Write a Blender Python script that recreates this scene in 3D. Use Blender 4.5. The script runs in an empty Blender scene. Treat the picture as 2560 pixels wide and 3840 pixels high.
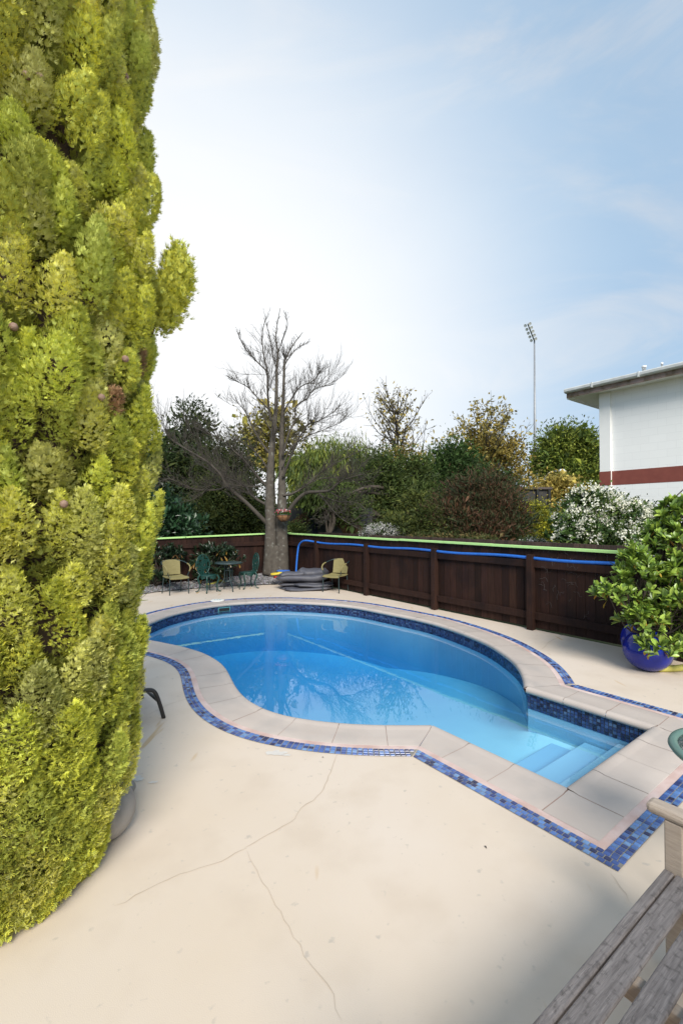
import bpy, bmesh, math
import numpy as np
from mathutils import Vector, Matrix
from mathutils.geometry import delaunay_2d_cdt

SC = bpy.context.scene
COL = SC.collection
R = math.radians
RNG = np.random.default_rng(7)

# ------------------------------------------------------------------ camera, sky, sun, exposure
F, CX, CY, HOR, H = 1700.0, 1280.0, 1920.0, 1948.0, 1.8
PITCH = math.atan((HOR - CY) / F)
cam = bpy.data.cameras.new('camera')
cam.sensor_fit = 'HORIZONTAL'
cam.sensor_width = 24.0
cam.lens = F / 2560.0 * 24.0
cam.clip_start = 0.05
cam.clip_end = 2000
cam_o = bpy.data.objects.new('camera', cam)
cam_o.location = (0, 0, H)
cam_o.rotation_euler = (R(90) + PITCH, 0, 0)
COL.objects.link(cam_o)
SC.camera = cam_o

SUN_EL, SUN_AZ = 39.0, 170.0            # azimuth clockwise from +Y: behind the camera, a little right
to_sun = Vector((math.sin(R(SUN_AZ)) * math.cos(R(SUN_EL)), math.cos(R(SUN_AZ)) * math.cos(R(SUN_EL)), math.sin(R(SUN_EL))))
sun = bpy.data.lights.new('sun', 'SUN')
sun.energy = 3.5
sun.angle = R(26)
sun.color = (1.0, 0.95, 0.86)
sun_o = bpy.data.objects.new('sun', sun)
sun_o.rotation_euler = to_sun.to_track_quat('Z', 'Y').to_euler()
COL.objects.link(sun_o)

world = bpy.data.worlds.new('World')
SC.world = world
world.use_nodes = True
wn, wl = world.node_tree.nodes, world.node_tree.links
wn.clear()
w_out = wn.new('ShaderNodeOutputWorld')
sky = wn.new('ShaderNodeTexSky')
sky.sky_type = 'NISHITA'
sky.sun_disc = False
sky.sun_elevation = R(SUN_EL)
sky.sun_rotation = R(SUN_AZ)
sky.air_density = 1.0
sky.dust_density = 1.2
sky.ozone_density = 1.2
bg1 = wn.new('ShaderNodeBackground')
bg1.inputs['Strength'].default_value = 0.135
wl.new(sky.outputs[0], bg1.inputs['Color'])
bg2 = wn.new('ShaderNodeBackground')
tc = wn.new('ShaderNodeTexCoord')
# thin bright cloud: dense towards the low left, streaky elsewhere
gdir = Vector((-0.34, 0.90, 0.20)).normalized()
dot = wn.new('ShaderNodeVectorMath'); dot.operation = 'DOT_PRODUCT'
dot.inputs[1].default_value = gdir
wl.new(tc.outputs['Generated'], dot.inputs[0])
mr = wn.new('ShaderNodeMapRange'); mr.interpolation_type = 'SMOOTHSTEP'
mr.inputs['From Min'].default_value = 0.50; mr.inputs['From Max'].default_value = 1.06
mr.inputs['To Min'].default_value = 0.0; mr.inputs['To Max'].default_value = 1.0
wl.new(dot.outputs['Value'], mr.inputs['Value'])
gs = wn.new('ShaderNodeMapRange'); gs.interpolation_type = 'SMOOTHSTEP'      # glare of the bright cloud towards the low left
gs.inputs['From Min'].default_value = 0.55; gs.inputs['From Max'].default_value = 1.0
gs.inputs['To Min'].default_value = 0.56; gs.inputs['To Max'].default_value = 0.74
wl.new(dot.outputs['Value'], gs.inputs['Value']); wl.new(gs.outputs[0], bg2.inputs['Strength'])
hc = wn.new('ShaderNodeMix'); hc.data_type = 'RGBA'
hc.inputs['A'].default_value = (0.55, 0.765, 1.0, 1); hc.inputs['B'].default_value = (0.97, 0.985, 1.0, 1)
hm = wn.new('ShaderNodeMapRange'); hm.interpolation_type = 'SMOOTHSTEP'
hm.inputs['From Min'].default_value = 0.58; hm.inputs['From Max'].default_value = 0.97
wl.new(dot.outputs['Value'], hm.inputs['Value']); wl.new(hc.outputs['Result'], bg2.inputs['Color'])
sep = wn.new('ShaderNodeSeparateXYZ'); wl.new(tc.outputs['Generated'], sep.inputs[0])
hz = wn.new('ShaderNodeMapRange'); hz.interpolation_type = 'SMOOTHSTEP'
hz.inputs['From Min'].default_value = 0.0; hz.inputs['From Max'].default_value = 0.70
hz.inputs['To Min'].default_value = 0.62; hz.inputs['To Max'].default_value = 0.0
wl.new(sep.outputs['Z'], hz.inputs['Value'])
mp = wn.new('ShaderNodeMapping'); mp.inputs['Scale'].default_value = (1.0, 1.0, 2.2)
mp.inputs['Rotation'].default_value = (0.2, 0.5, 0.3)
wl.new(tc.outputs['Generated'], mp.inputs['Vector'])
nz = wn.new('ShaderNodeTexNoise'); nz.inputs['Scale'].default_value = 1.7
nz.inputs['Detail'].default_value = 7; nz.inputs['Roughness'].default_value = 0.55; nz.inputs['Distortion'].default_value = 0.5
wl.new(mp.outputs[0], nz.inputs['Vector'])
nr = wn.new('ShaderNodeMapRange'); nr.interpolation_type = 'SMOOTHSTEP'
nr.inputs['From Min'].default_value = 0.25; nr.inputs['From Max'].default_value = 0.80
nr.inputs['To Min'].default_value = 0.78; nr.inputs['To Max'].default_value = 0.95
wl.new(nz.outputs['Fac'], nr.inputs['Value'])
def scr(a, b):      # 1-(1-a)(1-b)
    m1 = wn.new('ShaderNodeMath'); m1.operation = 'SUBTRACT'; m1.inputs[0].default_value = 1; wl.new(a, m1.inputs[1])
    m2 = wn.new('ShaderNodeMath'); m2.operation = 'SUBTRACT'; m2.inputs[0].default_value = 1; wl.new(b, m2.inputs[1])
    m3 = wn.new('ShaderNodeMath'); m3.operation = 'MULTIPLY'; wl.new(m1.outputs[0], m3.inputs[0]); wl.new(m2.outputs[0], m3.inputs[1])
    m4 = wn.new('ShaderNodeMath'); m4.operation = 'SUBTRACT'; m4.inputs[0].default_value = 1; wl.new(m3.outputs[0], m4.inputs[1]); m4.use_clamp = True
    return m4.outputs[0]
mp2 = wn.new('ShaderNodeMapping'); mp2.inputs['Scale'].default_value = (1.0, 1.6, 3.4); mp2.inputs['Rotation'].default_value = (0.5, -0.35, 0.2)
wl.new(tc.outputs['Generated'], mp2.inputs['Vector'])
nz2 = wn.new('ShaderNodeTexNoise'); nz2.inputs['Scale'].default_value = 2.3; nz2.inputs['Detail'].default_value = 8; nz2.inputs['Roughness'].default_value = 0.6; nz2.inputs['Distortion'].default_value = 0.8
wl.new(mp2.outputs[0], nz2.inputs['Vector'])
nr2 = wn.new('ShaderNodeMapRange'); nr2.interpolation_type = 'SMOOTHSTEP'
nr2.inputs['From Min'].default_value = 0.44; nr2.inputs['From Max'].default_value = 0.78; nr2.inputs['To Max'].default_value = 0.62
wl.new(nz2.outputs['Fac'], nr2.inputs['Value'])
wl.new(scr(hm.outputs[0], nr2.outputs[0]), hc.inputs['Factor'])
fac = scr(scr(mr.outputs[0], hz.outputs[0]), nr.outputs[0])
mix = wn.new('ShaderNodeMixShader')
wl.new(fac, mix.inputs[0]); wl.new(bg1.outputs[0], mix.inputs[1]); wl.new(bg2.outputs[0], mix.inputs[2])
wl.new(mix.outputs[0], w_out.inputs['Surface'])

SC.view_settings.view_transform = 'Standard'
SC.view_settings.look = 'None'
SC.view_settings.exposure = 0.55
SC.view_settings.gamma = 1
SC.render.engine = 'CYCLES'
SC.cycles.use_denoising = True
SC.cycles.max_bounces = 8
SC.cycles.diffuse_bounces = 4
SC.cycles.transparent_max_bounces = 16
SC.cycles.caustics_reflective = False
SC.cycles.caustics_refractive = False
SC.cycles.sample_clamp_indirect = 4

# ------------------------------------------------------------------ helpers
FWD = np.array((0, math.cos(PITCH), math.sin(PITCH)))
UP = np.array((0, -math.sin(PITCH), math.cos(PITCH)))
def ray(px, py):
    return np.array((1, 0, 0)) * (px - CX) / F - UP * (py - CY) / F + FWD
def P(px, py, z=0.0):                       # a measured point that lies on a level plane
    v = ray(px, py); t = (z - H) / v[2]
    return np.array((0, 0, H)) + v * t
def Q(px, py, Y):                           # a measured point that lies at a known distance
    v = ray(px, py); t = Y / v[1]
    return np.array((0, 0, H)) + v * t

def nrm(v):
    v = np.asarray(v, float); return v / (np.linalg.norm(v, axis=-1, keepdims=True) + 1e-12)

class MB:
    def __init__(s): s.v, s.f, s.m, s.c, s.cur, s.col, s.sm = [], [], [], [], 0, (1, 1, 1), []
    def add(s, vs, fs, smooth=False, col=None):
        b = len(s.v)
        s.v += [tuple(map(float, p)) for p in vs]
        s.c += [tuple(col if col is not None else s.col)] * len(vs)
        for f in fs:
            s.f.append([b + i for i in f]); s.m.append(s.cur); s.sm.append(smooth)
    def box(s, c, ux, uy, uz, col=None):    # centre and half-extent vectors
        c, ux, uy, uz = (np.asarray(a, float) for a in (c, ux, uy, uz))
        vs = [c + i * ux + j * uy + k * uz for k in (-1, 1) for j in (-1, 1) for i in (-1, 1)]
        s.add(vs, [(0, 2, 3, 1), (4, 5, 7, 6), (0, 1, 5, 4), (2, 6, 7, 3), (0, 4, 6, 2), (1, 3, 7, 5)], col=col)
    def bx(s, x0, x1, y0, y1, z0, z1, col=None):
        s.box(((x0 + x1) / 2, (y0 + y1) / 2, (z0 + z1) / 2), ((x1 - x0) / 2, 0, 0), (0, (y1 - y0) / 2, 0), (0, 0, (z1 - z0) / 2), col)
    def tube(s, pts, r, n=8, cap=True, col=None):
        pts = np.asarray(pts, float); k = len(pts)
        r = np.full(k, r, float) if np.isscalar(r) else np.asarray(r, float)
        tg = nrm(np.gradient(pts, axis=0))
        a = np.array((0, 0, 1.0)) if abs(tg[0][2]) < .9 else np.array((1.0, 0, 0))
        x = nrm(np.cross(tg[0], a)); rows = []
        an = np.linspace(0, 2 * math.pi, n, endpoint=False)
        for i in range(k):
            x = nrm(x - tg[i] * np.dot(x, tg[i])); y = np.cross(tg[i], x)
            rows.append(pts[i] + r[i] * (np.cos(an)[:, None] * x + np.sin(an)[:, None] * y))
        vs = np.concatenate(rows)
        fs = [(i * n + j, i * n + (j + 1) % n, (i + 1) * n + (j + 1) % n, (i + 1) * n + j) for i in range(k - 1) for j in range(n)]
        if cap: fs += [tuple(range(n - 1, -1, -1)), tuple((k - 1) * n + j for j in range(n))]
        s.add(vs, fs, True, col)
    def lathe(s, c, prof, n=32, col=None, cap=False):
        c = np.asarray(c, float); vs = []
        for (r, z) in prof:
            for j in range(n):
                a = 2 * math.pi * j / n; vs.append(c + (r * math.cos(a), r * math.sin(a), z))
        k = len(prof)
        fs = [(i * n + j, i * n + (j + 1) % n, (i + 1) * n + (j + 1) % n, (i + 1) * n + j) for i in range(k - 1) for j in range(n)]
        if cap: fs += [tuple(range(n - 1, -1, -1)), tuple((k - 1) * n + j for j in range(n))]
        s.add(vs, fs, True, col)
    def grid(s, rows, smooth=True, col=None, close=False):
        k, n = len(rows), len(rows[0]); vs = [p for r in rows for p in r]
        fs = [(i * n + j, i * n + (j + 1) % n, (i + 1) * n + (j + 1) % n, (i + 1) * n + j) for i in range(k - 1) for j in range(n if close else n - 1)]
        s.add(vs, fs, smooth, col)
    def build(s, name, mats, parent=None, bevel=0):
        me = bpy.data.meshes.new(name)
        me.from_pydata(s.v, [], s.f); me.update()
        for m in (mats if isinstance(mats, (list, tuple)) else [mats]): me.materials.append(m)
        me.polygons.foreach_set('material_index', s.m); me.polygons.foreach_set('use_smooth', s.sm)
        a = me.attributes.new('Col', 'FLOAT_COLOR', 'POINT')
        a.data.foreach_set('color', np.hstack([np.array(s.c, np.float32), np.ones((len(s.c), 1), np.float32)]).ravel())
        o = bpy.data.objects.new(name, me); COL.objects.link(o)
        if parent: o.parent = parent
        if bevel:
            b = o.modifiers.new('bevel', 'BEVEL'); b.width = bevel; b.segments = 2; b.limit_method = 'ANGLE'
        return o

def np_mesh(name, verts, nper, mats, cols=None, parent=None, smooth=False):
    """verts (n,nper,3): n separate polygons; cols (n,nper,3)"""
    n = len(verts); me = bpy.data.meshes.new(name)
    me.vertices.add(n * nper); me.loops.add(n * nper); me.polygons.add(n)
    me.vertices.foreach_set('co', np.ascontiguousarray(verts, np.float32).ravel())
    me.loops.foreach_set('vertex_index', np.arange(n * nper, dtype=np.int32))
    me.polygons.foreach_set('loop_start', np.arange(0, n * nper, nper, dtype=np.int32))
    me.polygons.foreach_set('use_smooth', np.full(n, smooth))
    me.materials.append(mats)
    if cols is not None:
        a = me.attributes.new('Col', 'FLOAT_COLOR', 'POINT')
        a.data.foreach_set('color', np.concatenate([cols, np.ones((n, nper, 1))], 2).astype(np.float32).ravel())
    me.update(calc_edges=True)
    o = bpy.data.objects.new(name, me); COL.objects.link(o)
    if parent: o.parent = parent
    return o

def tag(o, label, cat, group=None):
    o['label'] = label; o['category'] = cat
    if group: o['group'] = group
    return o
def struct(o, kind='structure'):
    o['kind'] = kind; return o
def thing(name, label, cat, loc=(0, 0, 0), rz=0, group=None):
    o = bpy.data.objects.new(name, None); COL.objects.link(o)
    o.location = tuple(map(float, loc)); o.rotation_euler = (0, 0, rz); o.empty_display_size = .1
    return tag(o, label, cat, group)

def spline(pts, n=8, closed=False):
    pts = [np.asarray(p, float) for p in pts]; out = []; k = len(pts)
    for i in range(k if closed else k - 1):
        if closed: p0, p1, p2, p3 = (pts[(i + j) % k] for j in (-1, 0, 1, 2))
        else: p0, p1, p2, p3 = pts[max(i - 1, 0)], pts[i], pts[i + 1], pts[min(i + 2, k - 1)]
        for t in np.linspace(0, 1, n, endpoint=False):
            out.append(.5 * ((2 * p1) + (-p0 + p2) * t + (2 * p0 - 5 * p1 + 4 * p2 - p3) * t * t + (-p0 + 3 * p1 - 3 * p2 + p3) * t ** 3))
    if not closed: out.append(pts[-1])
    return np.array(out)

# ------------------------------------------------------------------ materials
def newmat(name):
    m = bpy.data.materials.new(name); m.use_nodes = True
    nt = m.node_tree; return m, nt.nodes, nt.links, nt.nodes['Principled BSDF']

def surf(name, c1, c2=None, rough=.6, scale=6., bump=0., bscale=None, metal=0., spec=.5, stretch=(1, 1, 1), detail=6, contrast=(.3, .7), c3=None, c3scale=1., c3lo=.55, coat=0., attr=False):
    m, n, l, b = newmat(name)
    t = n.new('ShaderNodeTexCoord'); mp_ = n.new('ShaderNodeMapping'); mp_.inputs['Scale'].default_value = stretch
    l.new(t.outputs['Object'], mp_.inputs['Vector'])
    nz_ = n.new('ShaderNodeTexNoise'); nz_.inputs['Scale'].default_value = scale; nz_.inputs['Detail'].default_value = detail
    l.new(mp_.outputs[0], nz_.inputs['Vector'])
    r = n.new('ShaderNodeMapRange'); r.inputs['From Min'].default_value = contrast[0]; r.inputs['From Max'].default_value = contrast[1]
    l.new(nz_.outputs['Fac'], r.inputs['Value'])
    mx = n.new('ShaderNodeMix'); mx.data_type = 'RGBA'
    mx.inputs['A'].default_value = (*c1, 1); mx.inputs['B'].default_value = (*(c2 or c1), 1)
    l.new(r.outputs[0], mx.inputs['Factor']); out = mx.outputs['Result']
    if c3:
        n2 = n.new('ShaderNodeTexNoise'); n2.inputs['Scale'].default_value = c3scale; n2.inputs['Detail'].default_value = 5
        l.new(t.outputs['Object'], n2.inputs['Vector'])
        r2 = n.new('ShaderNodeMapRange'); r2.inputs['From Min'].default_value = c3lo; r2.inputs['From Max'].default_value = c3lo + .2
        l.new(n2.outputs['Fac'], r2.inputs['Value'])
        m2 = n.new('ShaderNodeMix'); m2.data_type = 'RGBA'; m2.inputs['B'].default_value = (*c3, 1)
        l.new(out, m2.inputs['A']); l.new(r2.outputs[0], m2.inputs['Factor']); out = m2.outputs['Result']
    if attr:
        at = n.new('ShaderNodeAttribute'); at.attribute_name = 'Col'
        m3 = n.new('ShaderNodeMix'); m3.data_type = 'RGBA'; m3.blend_type = 'MULTIPLY'; m3.inputs['Factor'].default_value = 1
        l.new(out, m3.inputs['A']); l.new(at.outputs['Color'], m3.inputs['B']); out = m3.outputs['Result']
    l.new(out, b.inputs['Base Color'])
    b.inputs['Roughness'].default_value = rough; b.inputs['Metallic'].default_value = metal
    b.inputs['Specular IOR Level'].default_value = spec; b.inputs['Coat Weight'].default_value = coat
    if bump:
        n3 = n.new('ShaderNodeTexNoise'); n3.inputs['Scale'].default_value = bscale or scale; n3.inputs['Detail'].default_value = 6
        l.new(mp_.outputs[0], n3.inputs['Vector'])
        bp = n.new('ShaderNodeBump'); bp.inputs['Strength'].default_value = bump; bp.inputs['Distance'].default_value = .01
        l.new(n3.outputs['Fac'], bp.inputs['Height']); l.new(bp.outputs[0], b.inputs['Normal'])
    return m

def leafmat(name, trans=.25, rough=.5, spec=.3):
    m, n, l, b = newmat(name)
    at = n.new('ShaderNodeAttribute'); at.attribute_name = 'Col'
    l.new(at.outputs['Color'], b.inputs['Base Color'])
    b.inputs['Roughness'].default_value = rough; b.inputs['Specular IOR Level'].default_value = spec
    tr = n.new('ShaderNodeBsdfTranslucent'); l.new(at.outputs['Color'], tr.inputs['Color'])
    mx = n.new('ShaderNodeMixShader'); mx.inputs[0].default_value = trans
    l.new(b.outputs[0], mx.inputs[1]); l.new(tr.outputs[0], mx.inputs[2])
    l.new(mx.outputs[0], n['Material Output'].inputs['Surface'])
    return m

def bluetile(name):
    m, n, l, b = newmat(name)
    at = n.new('ShaderNodeAttribute'); at.attribute_name = 'Col'
    t = n.new('ShaderNodeTexCoord'); nz_ = n.new('ShaderNodeTexNoise'); nz_.inputs['Scale'].default_value = 60
    l.new(t.outputs['Object'], nz_.inputs['Vector'])
    r = n.new('ShaderNodeMapRange'); r.inputs['To Min'].default_value = .75; r.inputs['To Max'].default_value = 1.3
    l.new(nz_.outputs['Fac'], r.inputs['Value'])
    m3 = n.new('ShaderNodeMix'); m3.data_type = 'RGBA'; m3.blend_type = 'MULTIPLY'; m3.inputs['Factor'].default_value = 1
    l.new(at.outputs['Color'], m3.inputs['A']); l.new(r.outputs[0], m3.inputs['B'])
    l.new(m3.outputs['Result'], b.inputs['Base Color']); b.inputs['Roughness'].default_value = .25
    return m

M = {}
# sandy painted concrete: fine grain, broad tone drift, small dark specks and rusty scuffs
def deckmat():
    m, n, l, b = newmat('painted_concrete')
    t = n.new('ShaderNodeTexCoord')
    def noise(scale, lo, hi, detail=5, stretch=None):
        z = n.new('ShaderNodeTexNoise'); z.inputs['Scale'].default_value = scale; z.inputs['Detail'].default_value = detail
        if stretch:
            q = n.new('ShaderNodeMapping'); q.inputs['Scale'].default_value = stretch; q.inputs['Rotation'].default_value = (0, 0, .6)
            l.new(t.outputs['Object'], q.inputs['Vector']); l.new(q.outputs[0], z.inputs['Vector'])
        else: l.new(t.outputs['Object'], z.inputs['Vector'])
        r = n.new('ShaderNodeMapRange'); r.inputs['From Min'].default_value = lo; r.inputs['From Max'].default_value = hi
        l.new(z.outputs['Fac'], r.inputs['Value']); return z, r.outputs[0]
    def mixc(fac_, a, b_):
        x = n.new('ShaderNodeMix'); x.data_type = 'RGBA'; l.new(fac_, x.inputs['Factor'])
        if isinstance(a, tuple): x.inputs['A'].default_value = (*a, 1)
        else: l.new(a, x.inputs['A'])
        x.inputs['B'].default_value = (*b_, 1); return x.outputs['Result']
    _, f1 = noise(.55, .35, .65); c = mixc(f1, (.56, .465, .37), (.60, .515, .44))
    _, f2 = noise(2.6, .5, .8); c = mixc(f2, c, (.525, .435, .352))
    _, f3 = noise(16, .66, .74, 3); c = mixc(f3, c, (.46, .40, .34))
    _, f5 = noise(7, .70, .74, 2, (1, .16, 1)); c = mixc(f5, c, (.50, .36, .22))
    z4, f4 = noise(240, .72, .80, 2); c = mixc(f4, c, (.36, .31, .26))
    l.new(c, b.inputs['Base Color']); b.inputs['Roughness'].default_value = .72; b.inputs['Specular IOR Level'].default_value = .3
    bp = n.new('ShaderNodeBump'); bp.inputs['Strength'].default_value = .18; bp.inputs['Distance'].default_value = .004
    l.new(z4.outputs['Fac'], bp.inputs['Height']); l.new(bp.outputs[0], b.inputs['Normal'])
    return m
M['deck'] = deckmat()
M['crack'] = surf('crack_line', (.41, .335, .26), (.49, .405, .32), .9, 8)
M['patch'] = surf('worn_paint', (.60, .57, .53), (.50, .47, .44), .8, 20)
M['coping'] = surf('coping_stone', (.43, .366, .325), (.465, .402, .36), .6, 3, .08, 180, c3=(.385, .34, .31), c3scale=2.5, c3lo=.52)
M['joint'] = surf('rusty_joint', (.30, .19, .155), (.36, .26, .22), .9, 9)
M['pink'] = surf('chalky_mortar', (.62, .50, .47), (.46, .31, .27), .9, 5, .3, 60, c3=(.40, .24, .19), c3scale=2.2, c3lo=.57)
M['grout'] = surf('tile_grout', (.23, .22, .19), (.17, .16, .15), .9, 12)
M['dgrout'] = surf('dark_grout', (.055, .05, .05), (.03, .03, .035), .9, 12)
M['tile'] = bluetile('glazed_tile')
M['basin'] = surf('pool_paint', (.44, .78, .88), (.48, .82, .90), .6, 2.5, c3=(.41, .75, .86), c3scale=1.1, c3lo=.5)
M['bwall'] = surf('pool_paint_shaded', (.27, .55, .76), (.30, .59, .79), .6, 2.5)  # floor blue with the walls' shade put into the colour; steps share it
M['ground'] = surf('grass_ground', (.05, .075, .02), (.09, .09, .035), .95, 3, .5, 40)
M['soil'] = surf('gravel_soil', (.13, .115, .105), (.21, .19, .175), .95, 30, .6, 60)
M['fence'] = surf('dark_stained_wood', (.019, .0088, .0062), (.034, .0155, .011), .75, 5, .35, 30, spec=.18, stretch=(9, 9, .6), attr=True, c3=(.011, .006, .006), c3scale=1.6, c3lo=.5)
M['lime'] = surf('lime_paint', (.40, .66, .22), (.46, .72, .27), .45, 8, c3=(.28, .44, .15), c3scale=5, c3lo=.64)
M['paling'] = surf('brown_paling', (.045, .028, .022), (.075, .048, .036), .75, 6, .3, 40, stretch=(6, 6, .6), attr=True)
M['hose'] = surf('blue_plastic', (.014, .11, .46), (.022, .15, .56), .4, 20)
M['wallw'] = None
M['white'] = surf('white_paint', (.85, .84, .82), (.82, .81, .79), .7, 3, .06, 90)
M['maroon'] = surf('maroon_paint', (.19, .045, .032), (.23, .06, .042), .65, 6, .06, 90)
M['metalroof'] = surf('roof_sheet', (.38, .39, .40), (.30, .31, .32), .5, 4)
M['gutter'] = surf('gutter_metal', (.62, .64, .64), (.48, .49, .48), .5, 5)
M['fasc'] = surf('weathered_fascia', (.33, .24, .22), (.18, .13, .10), .8, 3, c3=(.12, .085, .04), c3scale=5, c3lo=.48)
M['galv'] = surf('galvanised_steel', (.30, .31, .33), (.24, .25, .27), .45, 4, metal=.3)
M['bark'] = surf('lichen_bark', (.055, .045, .036), (.095, .082, .066), .9, 9, .8, 24, c3=(.24, .24, .21), c3scale=8, c3lo=.58)
M['twig'] = surf('twig_bark', (.042, .035, .028), (.068, .056, .045), .85, 6, .3, 20)
M['dbark'] = surf('dark_bark', (.05, .04, .03), (.09, .07, .055), .9, 6, .4, 20)
M['core'] = surf('dead_twigs', (.040, .026, .016), (.075, .045, .028), .95, 26, .8, 60)
M['leaf'] = leafmat('leaf_matt', .3, .6, .2)
M['gloss'] = leafmat('leaf_glossy', .2, .32, .5)
M['cyp'] = leafmat('cypress_scale_leaf', .10, .65, .2)
M['petal'] = leafmat('petal', .3, .7, .1)
M['cable'] = surf('iron_green', (.007, .040, .034), (.011, .055, .045), .35, 30, .3, 60)
M['tubeblk'] = surf('green_black_tube', (.018, .035, .038), (.025, .045, .048), .4, 12)
M['wick'] = surf('yellow_weave', (.24, .205, .085), (.19, .16, .06), .7, 8, .5, 120, stretch=(1, 1, 6))
M['cover'] = surf('bubble_cover', (.062, .062, .078), (.085, .085, .10), .55, 4, .5, 120)
M['coveru'] = surf('cover_underside', (.02, .022, .03), (.03, .03, .04), .6, 8)
M['toyy'] = surf('yellow_foam', (.65, .50, .04), (.60, .45, .04), .7, 10)
M['toyb'] = surf('blue_foam', (.03, .13, .45), (.03, .10, .38), .7, 10)
M['toyr'] = surf('red_foam', (.35, .03, .03), (.30, .03, .03), .7, 10)
M['noodle'] = surf('noodle_foam', (.55, .50, .12), (.48, .43, .10), .75, 10)
M['potb'] = surf('cobalt_glaze', (.006, .014, .20), (.008, .019, .26), .14, 5, coat=.15, spec=.35)
M['potg'] = surf('grey_ceramic', (.16, .15, .14), (.27, .255, .24), .45, 7, c3=(.33, .30, .27), c3scale=3, c3lo=.5)
M['teak'] = surf('weathered_teak', (.125, .11, .108), (.235, .212, .208), .85, 10, .6, 50, stretch=(1, 14, 14), c3=(.085, .075, .073), c3scale=45, c3lo=.54)
M['teakl'] = surf('paler_teak', (.33, .265, .215), (.42, .345, .28), .8, 10, .5, 50, stretch=(14, 1, 14))
M['rimg'] = surf('green_rim', (.09, .165, .14), (.11, .19, .16), .4, 12)
M['lounge'] = surf('bronze_tube', (.018, .016, .016), (.03, .026, .026), .35, 10)
M['sling'] = surf('black_sling', (.02, .02, .022), (.03, .03, .032), .8, 60)
M['plastw'] = surf('white_plastic', (.74, .73, .69), (.70, .69, .65), .5, 8)
M['dark'] = surf('dark_gap', (.006, .008, .01), (.01, .012, .014), .8, 5)
M['teal'] = surf('teal_plastic', (.06, .21, .24), (.08, .25, .27), .5, 6)
M['terra'] = surf('coir_liner', (.26, .12, .055), (.33, .17, .08), .9, 14, .4, 60)
M['shed'] = surf('dark_cladding', (.022, .020, .020), (.035, .032, .032), .7, 3)
M['iron'] = surf('dark_iron', (.05, .035, .03), (.07, .05, .045), .6, 8)
M['mural'] = surf('mural_base', (.014, .024, .034), (.026, .024, .018), .9, 1.6, c3=(.08, .035, .015), c3scale=.7, c3lo=.5)
M['muralp'] = surf('mural_purple', (.016, .014, .04), (.014, .016, .034), .9, 3)
M['muralg'] = surf('mural_grey', (.05, .05, .056), (.036, .038, .042), .9, 3)
M['murals'] = surf('mural_orange', (.085, .04, .018), (.065, .042, .018), .9, 3)
M['aerial'] = surf('aerial_metal', (.35, .33, .33), (.3, .28, .28), .5, 8)

def blockmat():      # painted concrete block: 0.4 x 0.2 m courses, on wall-aligned object coordinates
    m, n, l, b = newmat('painted_block')
    t = n.new('ShaderNodeTexCoord'); s = n.new('ShaderNodeSeparateXYZ'); l.new(t.outputs['Object'], s.inputs[0])
    c = n.new('ShaderNodeCombineXYZ'); l.new(s.outputs['X'], c.inputs['X']); l.new(s.outputs['Z'], c.inputs['Y'])
    br = n.new('ShaderNodeTexBrick'); br.inputs['Scale'].default_value = 1; br.inputs['Brick Width'].default_value = .4
    br.inputs['Row Height'].default_value = .2; br.inputs['Mortar Size'].default_value = .004; br.inputs['Mortar Smooth'].default_value = .3
    br.inputs['Color1'].default_value = (.86, .855, .845, 1); br.inputs['Color2'].default_value = (.84, .835, .825, 1); br.inputs['Mortar'].default_value = (.77, .765, .76, 1)
    l.new(c.outputs[0], br.inputs['Vector']); l.new(br.outputs['Color'], b.inputs['Base Color']); b.inputs['Roughness'].default_value = .75
    bp = n.new('ShaderNodeBump'); bp.inputs['Strength'].default_value = .35; bp.inputs['Distance'].default_value = .006; bp.invert = True
    l.new(br.outputs['Fac'], bp.inputs['Height']); l.new(bp.outputs[0], b.inputs['Normal'])
    return m
M['block'] = blockmat()

def watermat():
    m, n, l, b = newmat('pool_water'); n.remove(b)
    out = n['Material Output']
    tr = n.new('ShaderNodeBsdfTransparent'); gl = n.new('ShaderNodeBsdfGlossy'); gl.inputs['Roughness'].default_value = .0
    fr = n.new('ShaderNodeFresnel')
    ge = n.new('ShaderNodeNewGeometry'); io = n.new('ShaderNodeMapRange'); io.inputs['To Min'].default_value = 1.72; io.inputs['To Max'].default_value = 1 / 1.72
    l.new(ge.outputs['Backfacing'], io.inputs['Value']); l.new(io.outputs[0], fr.inputs['IOR'])
    t = n.new('ShaderNodeTexCoord'); nz_ = n.new('ShaderNodeTexNoise'); nz_.inputs['Scale'].default_value = 2.6; nz_.inputs['Detail'].default_value = 3
    l.new(t.outputs['Object'], nz_.inputs['Vector'])
    bp = n.new('ShaderNodeBump'); bp.inputs['Strength'].default_value = .022; bp.inputs['Distance'].default_value = .03
    l.new(nz_.outputs['Fac'], bp.inputs['Height']); l.new(bp.outputs[0], gl.inputs['Normal'])
    mx = n.new('ShaderNodeMixShader'); l.new(fr.outputs[0], mx.inputs[0]); l.new(tr.outputs[0], mx.inputs[1]); l.new(gl.outputs[0], mx.inputs[2])
    l.new(mx.outputs[0], out.inputs['Surface'])
    va = n.new('ShaderNodeVolumeAbsorption'); va.inputs['Color'].default_value = (.42, .765, .91, 1); va.inputs['Density'].default_value = 1.0
    l.new(va.outputs[0], out.inputs['Volume'])
    return m
M['water'] = watermat()

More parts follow.
